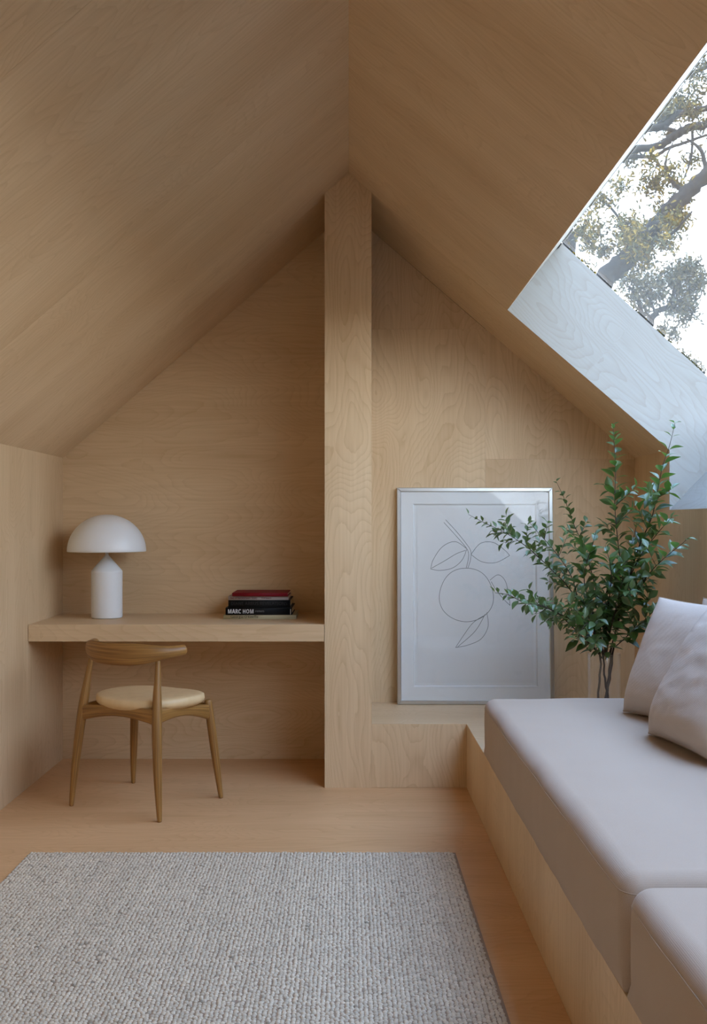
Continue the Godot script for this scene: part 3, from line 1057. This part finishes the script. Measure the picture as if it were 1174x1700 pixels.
# ------------------------------------------------------------------ chair
func build_chair() -> void:
	var c0 := Vector3(-0.874, 0, 0.775)
	var t := thing("dining_chair", "light oak chair with curved back rail and cream leather seat, drawn up to the desk", "chair", c0)
	var e := Vector3(0.878, 0, 0.478)
	var f := Vector3(0.478, 0, -0.878)
	var P := func(a: float, b: float, y: float) -> Vector3:
		return e * a + f * b + Vector3(0, y, 0)
	# legs: rear two run up to the back rail, front two end at the seat frame
	var rear := [0.0, 0.06, 0.2, 0.36, 0.46, 0.54, 0.61, 0.65]
	var rr := [0.0095, 0.0125, 0.0175, 0.0205, 0.0195, 0.0150, 0.0115, 0.0100]
	for q in [[0.2416, -0.2054, 0.18, -0.14], [-0.237, -0.204, -0.18, -0.14]]:
		var pts := []
		var rad := []
		for i in rear.size():
			var k: float = rear[i] / 0.65
			pts.append(P.call(lerpf(q[0], q[2], k), lerpf(q[1], q[3], k) - 0.012 * sin(PI * k), rear[i]))
			rad.append(Vector2.ONE * rr[i])
		part("leg", tube(curve3(pts, 4), to_r(curve3(rad, 4)), f, 18), M.oak, t)
	var fr := [0.0, 0.05, 0.16, 0.28, 0.37, 0.43]
	var fw := [0.0095, 0.012, 0.0165, 0.0185, 0.018, 0.0165]
	for q in [[0.2514, 0.199, 0.205, 0.165, 0.432], [-0.254, 0.21, -0.21, 0.17, 0.438]]:
		var pts := []
		var rad := []
		for i in fr.size():
			var k: float = fr[i] / 0.43
			pts.append(P.call(lerpf(q[0], q[2], k), lerpf(q[1], q[3], k), fr[i] / 0.43 * q[4]))
			rad.append(Vector2.ONE * fw[i])
		part("leg", tube(curve3(pts, 4), to_r(curve3(rad, 4)), f, 18), M.oak, t)
	# seat frame: four arched rails between the legs
	var ends := [[P.call(0.203, -0.180, 0.415), P.call(0.211, 0.168, 0.378)], [P.call(-0.200, -0.180, 0.400), P.call(-0.216, 0.173, 0.388)], [P.call(0.203, -0.180, 0.412), P.call(-0.200, -0.180, 0.398)], [P.call(0.211, 0.168, 0.382), P.call(-0.216, 0.173, 0.386)]]
	for q in ends:
		var a: Vector3 = q[0]
		var b: Vector3 = q[1]
		var pts := []
		var rad := []
		for i in 13:
			var k := i / 12.0
			pts.append(a.lerp(b, k) + Vector3(0, 0.016 * sin(PI * k), 0))
			rad.append(Vector2(0.0105, lerpf(0.033, 0.022, sin(PI * k))))
		part("seat_rail", tube(pts, rad, Vector3.UP, 16, 0.6), M.oak, t)
	# back rail: a crescent, deepest in the middle, its round ends bent forward
	var path := []
	var rad2 := []
	for i in 33:
		var k := i / 16.0 - 1.0
		var a := 0.245 * sin(k * 1.25) / sin(1.25)
		var b := -0.045 - 0.17 * (1.0 - pow(absf(k), 2.2))
		var m := pow(absf(k), 1.6)
		path.append(P.call(a, b, lerpf(0.662, 0.676, m)))
		rad2.append(Vector2(lerpf(0.0125, 0.0205, smoothstep(0.45, 0.95, absf(k))), lerpf(0.046, 0.0225, smoothstep(0.25, 0.95, absf(k)))))
	part("back_rail", tube(path, rad2, Vector3.UP, 24), M.oak, t)
	# seat pad: a rounded shield, thin at the rim, dished on top
	var st := smooth_st()
	var rows := []
	var uvs := []
	for i in 21:
		var k := i / 20.0
		var row := []
		var ur := []
		for j in 56:
			var th := -TAU * j / 56
			var cx := cos(th)
			var cy := sin(th)
			var rx := 0.230 * (1.0 + 0.05 * cy)
			var ry := 0.205
			var ex := signf(cx) * pow(absf(cx), 0.86) * rx
			var ey := signf(cy) * pow(absf(cy), 0.86) * ry
			var s := 0.0
			var y := 0.0
			if k < 0.5:
				s = sin(PI * k)
				y = 0.481 - 0.008 * (1.0 - s * s) + 0.0 - 0.020 * (1.0 - sqrt(maxf(1.0 - pow(s, 5.0), 0.0)))
			else:
				s = sin(PI * k)
				y = 0.408 + 0.040 * (1.0 - sqrt(maxf(1.0 - pow(s, 4.0), 0.0)))
			y += 0.008 * (absf(cx) - 0.5) * s * s - 0.004 * (ey * s) / 0.205
			row.append(P.call(0.018 + ex * maxf(s, 0.002), ey * maxf(s, 0.002), y))
			ur.append(Vector2(ex * s, ey * s) * 1.5)
		rows.append(row)
		uvs.append(ur)
	skin(st, rows, uvs, true)
	part("seat", finish(st), M.leather, t)


func to_r(a: Array) -> Array:
	return a


# ------------------------------------------------------------------ lamp
func build_lamp() -> void:
	var t := thing("table_lamp", "white dome table lamp on a cone-topped cylinder base at the desk's left end", "lamp", Vector3(-1.178, 0.742, 0.225))
	var base := [Vector2(0.0005, 0.0), Vector2(0.070, 0.0), Vector2(0.0735, 0.002), Vector2(0.0745, 0.005), Vector2(0.0745, 0.06), Vector2(0.0745, 0.15), Vector2(0.0745, 0.222), Vector2(0.0740, 0.227), Vector2(0.0715, 0.231), Vector2(0.05, 0.256), Vector2(0.02, 0.2905), Vector2(0.009, 0.303), Vector2(0.0075, 0.308), Vector2(0.0075, 0.345), Vector2(0.0005, 0.346)]
	part("base", lathe(base, 72), M.white, t)
	var R := 0.188
	var prof := []
	for i in 25:
		var a := PI / 2 * i / 24.0
		prof.append(Vector2(maxf(R * sin(a), 0.0005), 0.324 + 0.178 * cos(a)))
	prof.append(Vector2(R - 0.0015, 0.3215))
	prof.append(Vector2(R - 0.004, 0.3225))
	for i in range(24, -1, -1):
		var a := PI / 2 * i / 24.0
		prof.append(Vector2(maxf((R - 0.005) * sin(a), 0.0005), 0.324 + 0.173 * cos(a)))
	var shade := part("shade", lathe(prof, 96), M.white, t)
	var arm := new_st()
	for k in 3:
		var a := TAU * k / 3 + 0.4
		var d := Vector3(cos(a), 0, sin(a))
		tube_into(arm, [Vector3(0, 0.336, 0), d * 0.09 + Vector3(0, 0.336, 0), d * 0.181 + Vector3(0, 0.336, 0)], [Vector2.ONE * 0.003, Vector2.ONE * 0.003, Vector2.ONE * 0.003], Vector3.UP, 6)
	arm.generate_normals()
	part("shade_support", arm.commit(), M.white_in, shade)
	var bulb := [Vector2(0.0005, 0.345), Vector2(0.014, 0.345), Vector2(0.014, 0.375), Vector2(0.026, 0.40), Vector2(0.030, 0.42), Vector2(0.026, 0.44), Vector2(0.012, 0.452), Vector2(0.0005, 0.454)]
	part("bulb", lathe(bulb, 24), M.white_in, t)


# ------------------------------------------------------------------ framed drawing
func stamp(buf: PackedFloat32Array, w: int, h: int, p: Vector2, r: float, dark: float) -> void:
	for y in range(maxi(int(p.y - r - 1), 0), mini(int(p.y + r + 2), h)):
		for x in range(maxi(int(p.x - r - 1), 0), mini(int(p.x + r + 2), w)):
			var d := Vector2(x + 0.5, y + 0.5).distance_to(p)
			var a := clampf(r + 0.5 - d, 0.0, 1.0) * dark
			if a > buf[y * w + x]:
				buf[y * w + x] = a


func drawing_texture() -> ImageTexture:
	var w := 820
	var h := 1190
	var ink := PackedFloat32Array()
	ink.resize(w * h)
	# a round fruit on a twig with four leaves, in fractions of the sheet; every curve is [points, thickness]
	var fruit := []
	for i in 41:
		var a := TAU * i / 40.0 - PI / 2
		fruit.append(Vector2(0.425 + (0.232 + 0.008 * sin(a * 3.0)) * cos(a), 0.50 + (0.157 + 0.004 * cos(a * 2.0)) * sin(a)))
	var lines := [
		fruit,
		[Vector2(0.25, 0.07), Vector2(0.34, 0.135), Vector2(0.43, 0.21), Vector2(0.465, 0.25), Vector2(0.462, 0.30), Vector2(0.44, 0.345)],
		[Vector2(0.235, 0.085), Vector2(0.33, 0.155), Vector2(0.42, 0.225), Vector2(0.445, 0.26), Vector2(0.442, 0.30), Vector2(0.425, 0.345)],
		[Vector2(0.43, 0.235), Vector2(0.33, 0.195), Vector2(0.22, 0.225), Vector2(0.14, 0.30), Vector2(0.12, 0.352)],
		[Vector2(0.12, 0.352), Vector2(0.20, 0.36), Vector2(0.31, 0.345), Vector2(0.39, 0.30), Vector2(0.43, 0.24)],
		[Vector2(0.13, 0.346), Vector2(0.24, 0.305), Vector2(0.34, 0.265), Vector2(0.42, 0.245)],
		[Vector2(0.47, 0.265), Vector2(0.55, 0.205), Vector2(0.66, 0.20), Vector2(0.76, 0.245), Vector2(0.80, 0.275)],
		[Vector2(0.47, 0.27), Vector2(0.56, 0.31), Vector2(0.68, 0.315), Vector2(0.80, 0.275)],
		[Vector2(0.63, 0.415), Vector2(0.70, 0.385), Vector2(0.76, 0.42), Vector2(0.79, 0.50), Vector2(0.80, 0.56)],
		[Vector2(0.64, 0.425), Vector2(0.68, 0.47), Vector2(0.74, 0.52), Vector2(0.80, 0.56)],
		[Vector2(0.60, 0.60), Vector2(0.61, 0.68), Vector2(0.55, 0.75), Vector2(0.44, 0.785), Vector2(0.33, 0.80)],
		[Vector2(0.57, 0.62), Vector2(0.48, 0.66), Vector2(0.40, 0.73), Vector2(0.33, 0.80)],
		[Vector2(0.585, 0.61), Vector2(0.50, 0.705), Vector2(0.35, 0.795)],
	]
	for l in lines:
		var c := curve3(l, 40)
		for i in c.size() - 1:
			var a: Vector2 = c[i] * Vector2(w, h)
			var b: Vector2 = c[i + 1] * Vector2(w, h)
			var steps := maxi(int(a.distance_to(b)), 1)
			for s in steps:
				stamp(ink, w, h, a.lerp(b, float(s) / steps), 1.45, 0.95)
	# a pencilled scrawl in the lower corner
	var sc := []
	for i in 15:
		sc.append(Vector2(0.83 + 0.0048 * i, 0.945 + 0.007 * sin(i * 2.1) - 0.004 * sin(i * 0.7)))
	var cs := curve3(sc, 12)
	for p in cs:
		stamp(ink, w, h, p * Vector2(w, h), 0.5, 0.22)
	var nz := seamless(256, 256, 0.12, 12, 3)
	var f := nz.get_data().to_float32_array()
	var out := PackedByteArray()
	out.resize(w * h * 3)
	for y in h:
		for x in w:
			var i := y * w + x
			var b := 226.0 + 5.0 * (f[(y % 256) * 256 + x % 256] - 0.5)
			var a := ink[i]
			out[i * 3] = int(lerpf(b, 40.0, a))
			out[i * 3 + 1] = int(lerpf(b * 0.997, 52.0, a))
			out[i * 3 + 2] = int(lerpf(b * 0.985, 55.0, a))
	return ImageTexture.create_from_image(Image.create_from_data(w, h, false, Image.FORMAT_RGB8, out))


func build_picture() -> void:
	var W := 0.790
	var H := 1.092
	var t := thing("framed_drawing", "large silver-framed line drawing of a fruit leaning on the niche wall", "picture", Vector3(0.6395, BENCH + 0.002, 0.078))
	t.basis = Basis(Vector3.RIGHT, -asin(0.050 / H))
	var fw := 0.020
	var d := 0.030   # depth of the frame, its front at z = 0
	var n := Vector3.BACK
	# four mitred bars with a stepped front
	var fr := new_st()
	var o := [Vector2(-W / 2, 0), Vector2(W / 2, 0), Vector2(W / 2, H), Vector2(-W / 2, H)]
	var q := [Vector2(-W / 2 + fw, fw), Vector2(W / 2 - fw, fw), Vector2(W / 2 - fw, H - fw), Vector2(-W / 2 + fw, H - fw)]
	for i in 4:
		var j := (i + 1) % 4
		slab_into(fr, [v3(o[i]), v3(o[j]), v3(q[j]), v3(q[i])], n, d, Vector3.UP, Vector2.ZERO, 0.0025)
	part("frame", fr.commit(), M.silver, t)
	# mat with a bevelled window
	var mw := 0.082
	var mt := new_st()
	var z1 := -0.007
	var z2 := -0.0172
	var g := [Vector2(-W / 2 + mw, mw + 0.006), Vector2(W / 2 - mw, mw + 0.006), Vector2(W / 2 - mw, H - mw), Vector2(-W / 2 + mw, H - mw)]
	var mid := Vector2(0, H / 2)
	for i in 4:
		var j := (i + 1) % 4
		var gi: Vector2 = g[i]
		var gj: Vector2 = g[j]
		var bi := gi + (mid - gi).sign() * 0.006
		var bj := gj + (mid - gj).sign() * 0.006
		tri(mt, v3(q[i], z1), v3(q[j], z1), v3(gj, z1), n)
		tri(mt, v3(q[i], z1), v3(gj, z1), v3(gi, z1), n)
		var bn := (v3(gj, z1) - v3(gi, z1)).cross(v3(bi, z2) - v3(gi, z1)).normalized()
		if bn.z < 0.0:
			bn = -bn
		tri(mt, v3(gi, z1), v3(gj, z1), v3(bj, z2), bn)
		tri(mt, v3(gi, z1), v3(bj, z2), v3(bi, z2), bn)
	part("mat_board", mt.commit(), M.mat, t)
	# the sheet floats in the window, raised on a thin mount
	var mount := new_st()
	slab_into(mount, [v3(q[0], -0.0175), v3(q[1], -0.0175), v3(q[2], -0.0175), v3(q[3], -0.0175)], n, 0.006, Vector3.UP)
	part("mount_board", mount.commit(), M.mat, t)
	var pst := new_st()
	var m := 0.019
	var s := [g[0] + Vector2(m, m), g[1] + Vector2(-m, m), g[2] + Vector2(-m, -m), g[3] + Vector2(m, -m)]
	var uv := [Vector2(0, 1), Vector2(1, 1), Vector2(1, 0), Vector2(0, 0)]
	for k in [[0, 1, 2], [0, 2, 3]]:
		tri(pst, v3(s[k[0]], -0.0145), v3(s[k[1]], -0.0145), v3(s[k[2]], -0.0145), n, uv[k[0]], uv[k[1]], uv[k[2]])
	for i in 4:
		var j := (i + 1) % 4
		var dir := v3(s[j]) - v3(s[i])
		var ou := dir.cross(n).normalized()
		tri(pst, v3(s[i], -0.0145), v3(s[j], -0.0145), v3(s[j], -0.0174), ou)
		tri(pst, v3(s[i], -0.0145), v3(s[j], -0.0174), v3(s[i], -0.0174), ou)
	var pm := StandardMaterial3D.new()
	pm.albedo_texture = drawing_texture()
	pm.roughness = 0.9
	pm.metallic_specular = 0.2
	part("drawing_sheet", pst.commit(), pm, t)
	part("glazing", slab([v3(q[0], -0.0045), v3(q[1], -0.0045), v3(q[2], -0.0045), v3(q[3], -0.0045)], n, 0.002, Vector3.UP), M.glass, t)
	part("back_board", slab([v3(q[0], -0.0238), v3(q[1], -0.0238), v3(q[2], -0.0238), v3(q[3], -0.0238)], n, 0.005, Vector3.UP), M.core, t)


func v3(p: Vector2, z := 0.0) -> Vector3:
	return Vector3(p.x, p.y, z)


# ------------------------------------------------------------------ vase and branches
func build_vase() -> void:
	var t := thing("glass_vase", "clear straight-sided glass vase standing on the niche shelf behind the mattress", "vase", Vector3(1.135, BENCH + 0.0015, 0.65))
	var r := 0.071
	var h := 0.335
	var prof := [Vector2(0.0005, 0.0), Vector2(r - 0.004, 0.0), Vector2(r, 0.004), Vector2(r, 0.1), Vector2(r, 0.2), Vector2(r, h - 0.003), Vector2(r - 0.002, h), Vector2(r - 0.004, h - 0.002), Vector2(r - 0.0045, 0.2), Vector2(r - 0.0045, 0.1), Vector2(r - 0.0045, 0.018), Vector2(r - 0.01, 0.013), Vector2(0.0005, 0.013)]
	part("glass_wall", lathe(prof, 48), M.vase_glass, t)


func leaf_mesh(len: float, wid: float, fold: float, arch: float) -> ArrayMesh:
	var st := smooth_st()
	var half := [0.04, 0.55, 0.92, 1.0, 0.80, 0.42, 0.0]
	var rows := []
	var uvs := []
	for i in 7:
		var k := i / 6.0
		var mid := Vector3(0, -arch * k * k * len, k * len)
		var w: float = half[i] * wid / 2
		rows.append([mid + Vector3(-w, w * fold, 0), mid + Vector3(-w * 0.5, w * fold * 0.62, 0), mid, mid + Vector3(w * 0.5, w * fold * 0.62, 0), mid + Vector3(w, w * fold, 0)])
		uvs.append([Vector2(0, k), Vector2(0.25, k), Vector2(0.5, k), Vector2(0.75, k), Vector2(1, k)])
	skin(st, rows, uvs)
	var pet := [Vector3(0, 0, -0.12 * len), Vector3(0, 0, 0.02 * len)]
	tube_into(st, pet, [Vector2.ONE * 0.0007, Vector2.ONE * 0.0007], Vector3.UP, 4)
	return finish(st)


func build_branches() -> void:
	var origin := Vector3(1.135, BENCH + 0.016, 0.65)
	var t := thing("cut_branches", "tall leafy green branches spreading out of the glass vase before the drawing", "branches", origin)
	var stems := [
		[[1.127, 0.623, 0.65], [1.089, 0.715, 0.64], [1.027, 0.848, 0.62], [0.972, 0.933, 0.6], [0.913, 0.994, 0.58], [0.824, 1.083, 0.55], [0.719, 1.157, 0.52], [0.625, 1.203, 0.5], [0.553, 1.242, 0.48]],
		[[1.127, 0.637, 0.66], [1.048, 0.727, 0.7], [0.957, 0.785, 0.75], [0.843, 0.841, 0.8], [0.745, 0.865, 0.84], [0.678, 0.898, 0.86], [0.616, 0.909, 0.88]],
		[[1.148, 0.619, 0.62], [1.152, 0.76, 0.55], [1.128, 0.948, 0.48], [1.095, 1.099, 0.42], [1.059, 1.203, 0.38], [1.026, 1.312, 0.35], [0.99, 1.399, 0.33]],
		[[1.151, 0.611, 0.66], [1.172, 0.722, 0.7], [1.193, 0.856, 0.72], [1.198, 0.961, 0.72], [1.183, 1.119, 0.7], [1.175, 1.278, 0.68], [1.183, 1.438, 0.66], [1.18, 1.559, 0.65], [1.177, 1.638, 0.64]],
		[[1.156, 0.624, 0.66], [1.188, 0.803, 0.72], [1.21, 0.964, 0.78], [1.24, 1.108, 0.83], [1.279, 1.224, 0.87], [1.295, 1.337, 0.9], [1.306, 1.436, 0.93], [1.329, 1.523, 0.95], [1.345, 1.615, 0.97]],
		[[1.21, 0.964, 0.78], [1.242, 1.071, 0.85], [1.279, 1.148, 0.92], [1.309, 1.198, 0.96], [1.323, 1.228, 1.0]],
		[[1.177, 0.779, 0.74], [1.216, 0.904, 0.85], [1.25, 0.999, 0.95], [1.29, 1.064, 1.02], [1.338, 1.114, 1.06], [1.362, 1.143, 1.08]],
		[[1.172, 0.653, 0.68], [1.193, 0.696, 0.75], [1.224, 0.764, 0.85], [1.246, 0.809, 0.92], [1.26, 0.847, 0.98]],
		[[1.124, 0.637, 0.66], [1.064, 0.805, 0.74], [1.011, 0.966, 0.8], [1.04, 1.121, 0.84], [1.048, 1.173, 0.86]],
		[[1.13, 0.627, 0.68], [1.114, 0.836, 0.8], [1.106, 0.995, 0.88], [1.07, 1.11, 0.92]],
		[[1.124, 0.621, 0.64], [1.058, 0.684, 0.6], [0.999, 0.747, 0.56], [0.926, 0.812, 0.52], [0.874, 0.838, 0.5]],
		[[1.027, 0.848, 0.62], [0.991, 0.958, 0.66], [0.915, 1.066, 0.7], [0.819, 1.172, 0.72], [0.791, 1.203, 0.73]],
		[[1.13, 0.616, 0.7], [1.063, 0.72, 0.8], [1.0, 0.782, 0.9], [0.945, 0.724, 0.95]],
		[[1.132, 0.627, 0.68], [1.135, 0.812, 0.82], [1.189, 0.908, 0.9], [1.237, 0.944, 0.95]],
		[[1.124, 0.624, 0.66], [1.114, 0.854, 0.7], [1.209, 1.041, 0.74], [1.249, 1.224, 0.78]],
		[[1.128, 0.600, 0.66], [1.09, 0.70, 0.74], [1.03, 0.80, 0.80], [0.99, 0.90, 0.84]],
		[[1.135, 0.600, 0.68], [1.12, 0.72, 0.80], [1.13, 0.86, 0.88], [1.15, 1.00, 0.92]],
		[[1.130, 0.600, 0.64], [1.06, 0.67, 0.68], [0.99, 0.70, 0.72], [0.96, 0.715, 0.74]],
	]
	# main stems standing in the vase
	for q in [[Vector3(1.105, 0.306, 0.655), Vector3(1.11, 0.45, 0.65), Vector3(1.118, 0.60, 0.655), Vector3(1.09, 0.715, 0.645)], [Vector3(1.175, 0.306, 0.65), Vector3(1.152, 0.42, 0.66), Vector3(1.135, 0.53, 0.655), Vector3(1.13, 0.64, 0.66)], [Vector3(1.125, 0.306, 0.635), Vector3(1.145, 0.42, 0.64), Vector3(1.163, 0.53, 0.65), Vector3(1.172, 0.66, 0.67)], [Vector3(1.115, 0.306, 0.67), Vector3(1.135, 0.42, 0.67), Vector3(1.155, 0.55, 0.665), Vector3(1.16, 0.66, 0.675)]]:
		var pts := []
		for p in q:
			pts.append(p - origin)
		var c := curve3(pts, 6)
		var rad := []
		for i in c.size():
			rad.append(Vector2.ONE * (0.0058 - 0.0016 * i / c.size()))
			c[i] += Vector3(0.0016 * sin(i * 1.9), 0, 0.0016 * cos(i * 2.3))
		part("stem", tube(c, rad, Vector3(0, 0, 1), 8), M.stem, t)
	var leaves := []   # [transform, size]
	var r := RandomNumberGenerator.new()
	r.seed = 31
	for si in stems.size():
		var pts := []
		for p in stems[si]:
			pts.append(Vector3(p[0], p[1], p[2]) - origin)
		var c := curve3(pts, 8)
		var rad := []
		for i in c.size():
			rad.append(Vector2.ONE * lerpf(0.0036 if si not in [5, 6, 7, 11] else 0.0024, 0.0009, float(i) / (c.size() - 1)))
		part("stem", tube(c, rad, Vector3(0.2, 0.3, 1), 6), M.stem, t)
		var total := 0.0
		for i in c.size() - 1:
			total += c[i].distance_to(c[i + 1])
		var run := 0.0
		var next := 0.12 if si not in [5, 6, 7, 11] else 0.05
		if si in [7, 12, 15, 16, 17]:
			next = 0.06
		var turn := r.randf() * TAU
		for i in c.size() - 1:
			var seg: Vector3 = c[i + 1] - c[i]
			var sl := seg.length()
			while next < run + sl:
				var p: Vector3 = c[i] + seg * ((next - run) / sl)
				var k := next / total
				var tip := 1.0 - smoothstep(0.80, 1.0, k) * 0.5
				var small := si in [0, 1, 2, 10, 11]   # the left-hand sprays have narrower leaves
				for s in [0.0, PI]:
					if r.randf() < 0.92:
						leaves.append(make_leaf_spot(r, p, seg.normalized(), turn + s, tip * (0.74 if small else 1.0)))
				turn += 1.75 + r.randf_range(-0.4, 0.4)
				# side twigs in the lower, thick part
				if k > 0.25 and k < 0.8 and r.randf() < (0.42 if small else 0.24):
					var d := leaf_dir(r, seg.normalized(), turn + r.randf(), 0.8)
					var ln := r.randf_range(0.05, 0.12)
					var tp := [p, p + d * ln * 0.5 + Vector3(0, 0.004, 0), p + d * ln + Vector3(0, 0.014, 0)]
					part("stem", tube(tp, [Vector2.ONE * 0.0014, Vector2.ONE * 0.0011, Vector2.ONE * 0.0007], Vector3(0.2, 0.3, 1), 5), M.stem, t)
					var m := int(ln / 0.018)
					for j in m:
						var pp: Vector3 = tp[0].lerp(tp[2], (j + 1.0) / m)
						for s in [0.0, PI]:
							leaves.append(make_leaf_spot(r, pp, d, turn + j * 1.57 + s, (0.62 if small else 0.8)))
				next += r.randf_range(0.020, 0.030) * (0.9 if small else 1.1)
			run += sl
		leaves.append(make_leaf_spot(r, c[c.size() - 1], (c[c.size() - 1] - c[c.size() - 3]).normalized(), 0.0, 0.5))
	leaves.sort_custom(func(a, b): return a[1] > b[1])
	var meshes := [leaf_mesh(0.072, 0.038, 0.40, 0.16), leaf_mesh(0.072, 0.035, 0.25, 0.30), leaf_mesh(0.072, 0.040, 0.55, 0.05)]
	for i in mini(300, leaves.size()):
		var o := part("leaf", meshes[i % 3], M["leaf%d" % ((i / 3) % 3)], t)
		o.transform = leaves[i][0]
	var rest := leaves.size() - 300
	if rest > 0:
		var st := new_st()
		for i in rest:
			st.append_from(meshes[i % 3], 0, leaves[300 + i][0])
		part("small_leaves", st.commit(), M.leaf1, t).set_meta("kind", "stuff")


func leaf_dir(r: RandomNumberGenerator, along: Vector3, turn: float, open: float) -> Vector3:
	var a := along.cross(Vector3(0.31, 0.2, 0.93)).normalized()
	var b := along.cross(a)
	return (along * (1.0 - open * 0.55) + (a * cos(turn) + b * sin(turn)) * open).normalized()


func make_leaf_spot(r: RandomNumberGenerator, p: Vector3, along: Vector3, turn: float, size: float) -> Array:
	var d := leaf_dir(r, along, turn + r.randf_range(-0.35, 0.35), r.randf_range(0.65, 0.95))
	var up := (Vector3.UP + Vector3(r.randfn(), r.randfn(), r.randfn()) * 0.35 + along * 0.4).normalized()
	var x := up.cross(d).normalized()
	var y := d.cross(x)
	var s := size * r.randf_range(0.72, 1.12)
	return [Transform3D(Basis(x, y, d) * Basis.from_scale(Vector3.ONE * s), p + d * 0.006 * s), s]


# ------------------------------------------------------------------ books
func build_books() -> void:
	# name of look, left x, right x, thickness, depth, front z, cover colour, lettering
	var y := 0.7415
	var list := [
		["cream book with a dark title on its spine, lowest in the stack", -0.601, -0.252, 0.0205, 0.265, 0.300, Color(0.72, 0.68, 0.55)],
		["black book with a big white title, second from the bottom", -0.590, -0.272, 0.0345, 0.27, 0.303, Color(0.022, 0.024, 0.03)],
		["thick black book with a faint embossed title, in the middle", -0.577, -0.280, 0.036, 0.26, 0.300, Color(0.03, 0.033, 0.038)],
		["thin grey book with small red lettering, under the red one", -0.577, -0.289, 0.0185, 0.25, 0.303, Color(0.68, 0.63, 0.61)],
		["burgundy red book on top of the stack", -0.557, -0.291, 0.0165, 0.222, 0.318, Color(0.46, 0.02, 0.09)],
	]
	for q in list:
		var w: float = q[2] - q[1]
		var th: float = q[3]
		var dp: float = q[4]
		var b := thing("book", q[0], "book", Vector3((q[1] + q[2]) / 2, y, q[5]), "books stacked flat on the desk")
		var cm := plain(q[6], 0.6, 0.35)
		var st := new_st()
		box_into(st, Vector3(-w / 2, 0.0, -dp), Vector3(w / 2, 0.0026, 0.0), 0.0006)
		box_into(st, Vector3(-w / 2, th - 0.0028, -dp), Vector3(w / 2, th - 0.0002, 0.0), 0.0006)
		# spine: a shallow curve
		var rows := []
		var uvs := []
		for i in 9:
			var a := -1.0 + i / 4.0
			var zz := 0.0005 + 0.0022 * (1.0 - a * a)
			var yy := th / 2 + a * (th / 2 - 0.0002)
			rows.append([Vector3(-w / 2, yy, zz - 0.003), Vector3(-w / 2, yy, zz), Vector3(w / 2, yy, zz), Vector3(w / 2, yy, zz - 0.003)])
			uvs.append([Vector2.ZERO, Vector2.ZERO, Vector2.ZERO, Vector2.ZERO])
		var st2 := smooth_st()
		skin(st2, rows, uvs)
		part("cover", st.commit(), cm, b)
		var sp := part("spine", finish(st2), cm, b)
		var pg := new_st()
		box_into(pg, Vector3(-w / 2 + 0.004, 0.0027, -dp + 0.004), Vector3(w / 2 - 0.004, th - 0.003, -0.001))
		part("pages", pg.commit(), plain(Color(0.80, 0.75, 0.65), 0.9), b)
		var i := list.find(q)
		if i == 0:
			lettering(sp, "Georgia O'Keeffe", false, 0.0118, 0.036, 0.131, w, th * 0.52, Color(0.10, 0.09, 0.08))
		elif i == 1:
			lettering(sp, "MARC HOM", true, 0.0195, 0.012, 0.122, w, th * 0.5, Color(0.82, 0.82, 0.82))
			lettering(sp, "PORTRAITS", false, 0.0075, 0.143, 0.042, w, th * 0.5, Color(0.50, 0.50, 0.50))
			var tag := new_st()
			box_into(tag, Vector3(w / 2 - 0.008, 0.003, 0.0010), Vector3(w / 2 - 0.005, th - 0.006, 0.0034))
			part("spine_mark", tag.commit(), plain(Color(0.8, 0.8, 0.8), 0.6), sp)
		elif i == 2:
			lettering(sp, "DIANE ARBUS REVELATIONS", false, 0.0150, 0.014, 0.268, w, th * 0.56, Color(0.12, 0.125, 0.13))
		elif i == 3:
			lettering(sp, "THE EXTRAORDINARY YEARS", true, 0.0085, 0.010, 0.128, w, th * 0.5, Color(0.38, 0.14, 0.15))
			lettering(sp, "PORTRAITS", true, 0.0060, 0.160, 0.046, w, th * 0.5, Color(0.38, 0.14, 0.15))
		y += th + 0.0003


func lettering(b: Node3D, text: String, bold: bool, cap: float, x: float, wide: float, w: float, y: float, c: Color) -> void:
	var f := SystemFont.new()
	f.font_names = PackedStringArray(["Droid Sans"])
	f.font_weight = 700 if bold else 400
	var m := TextMesh.new()
	m.text = text
	m.font = f
	m.font_size = 48
	m.pixel_size = cap / (48.0 * 0.714)
	m.depth = 0.0004
	m.curve_step = 1.0
	m.horizontal_alignment = HORIZONTAL_ALIGNMENT_LEFT
	m.vertical_alignment = VERTICAL_ALIGNMENT_CENTER
	var o := MeshInstance3D.new()
	o.name = "lettering"
	o.mesh = m
	m.material = plain(c, 0.6)
	var left := -w / 2 + x
	var bb := m.get_aabb()
	o.scale.x = wide / bb.size.x
	left -= bb.position.x * o.scale.x
	o.position = Vector3(left, y - bb.get_center().y, 0.0031)
	b.add_child(o, true)
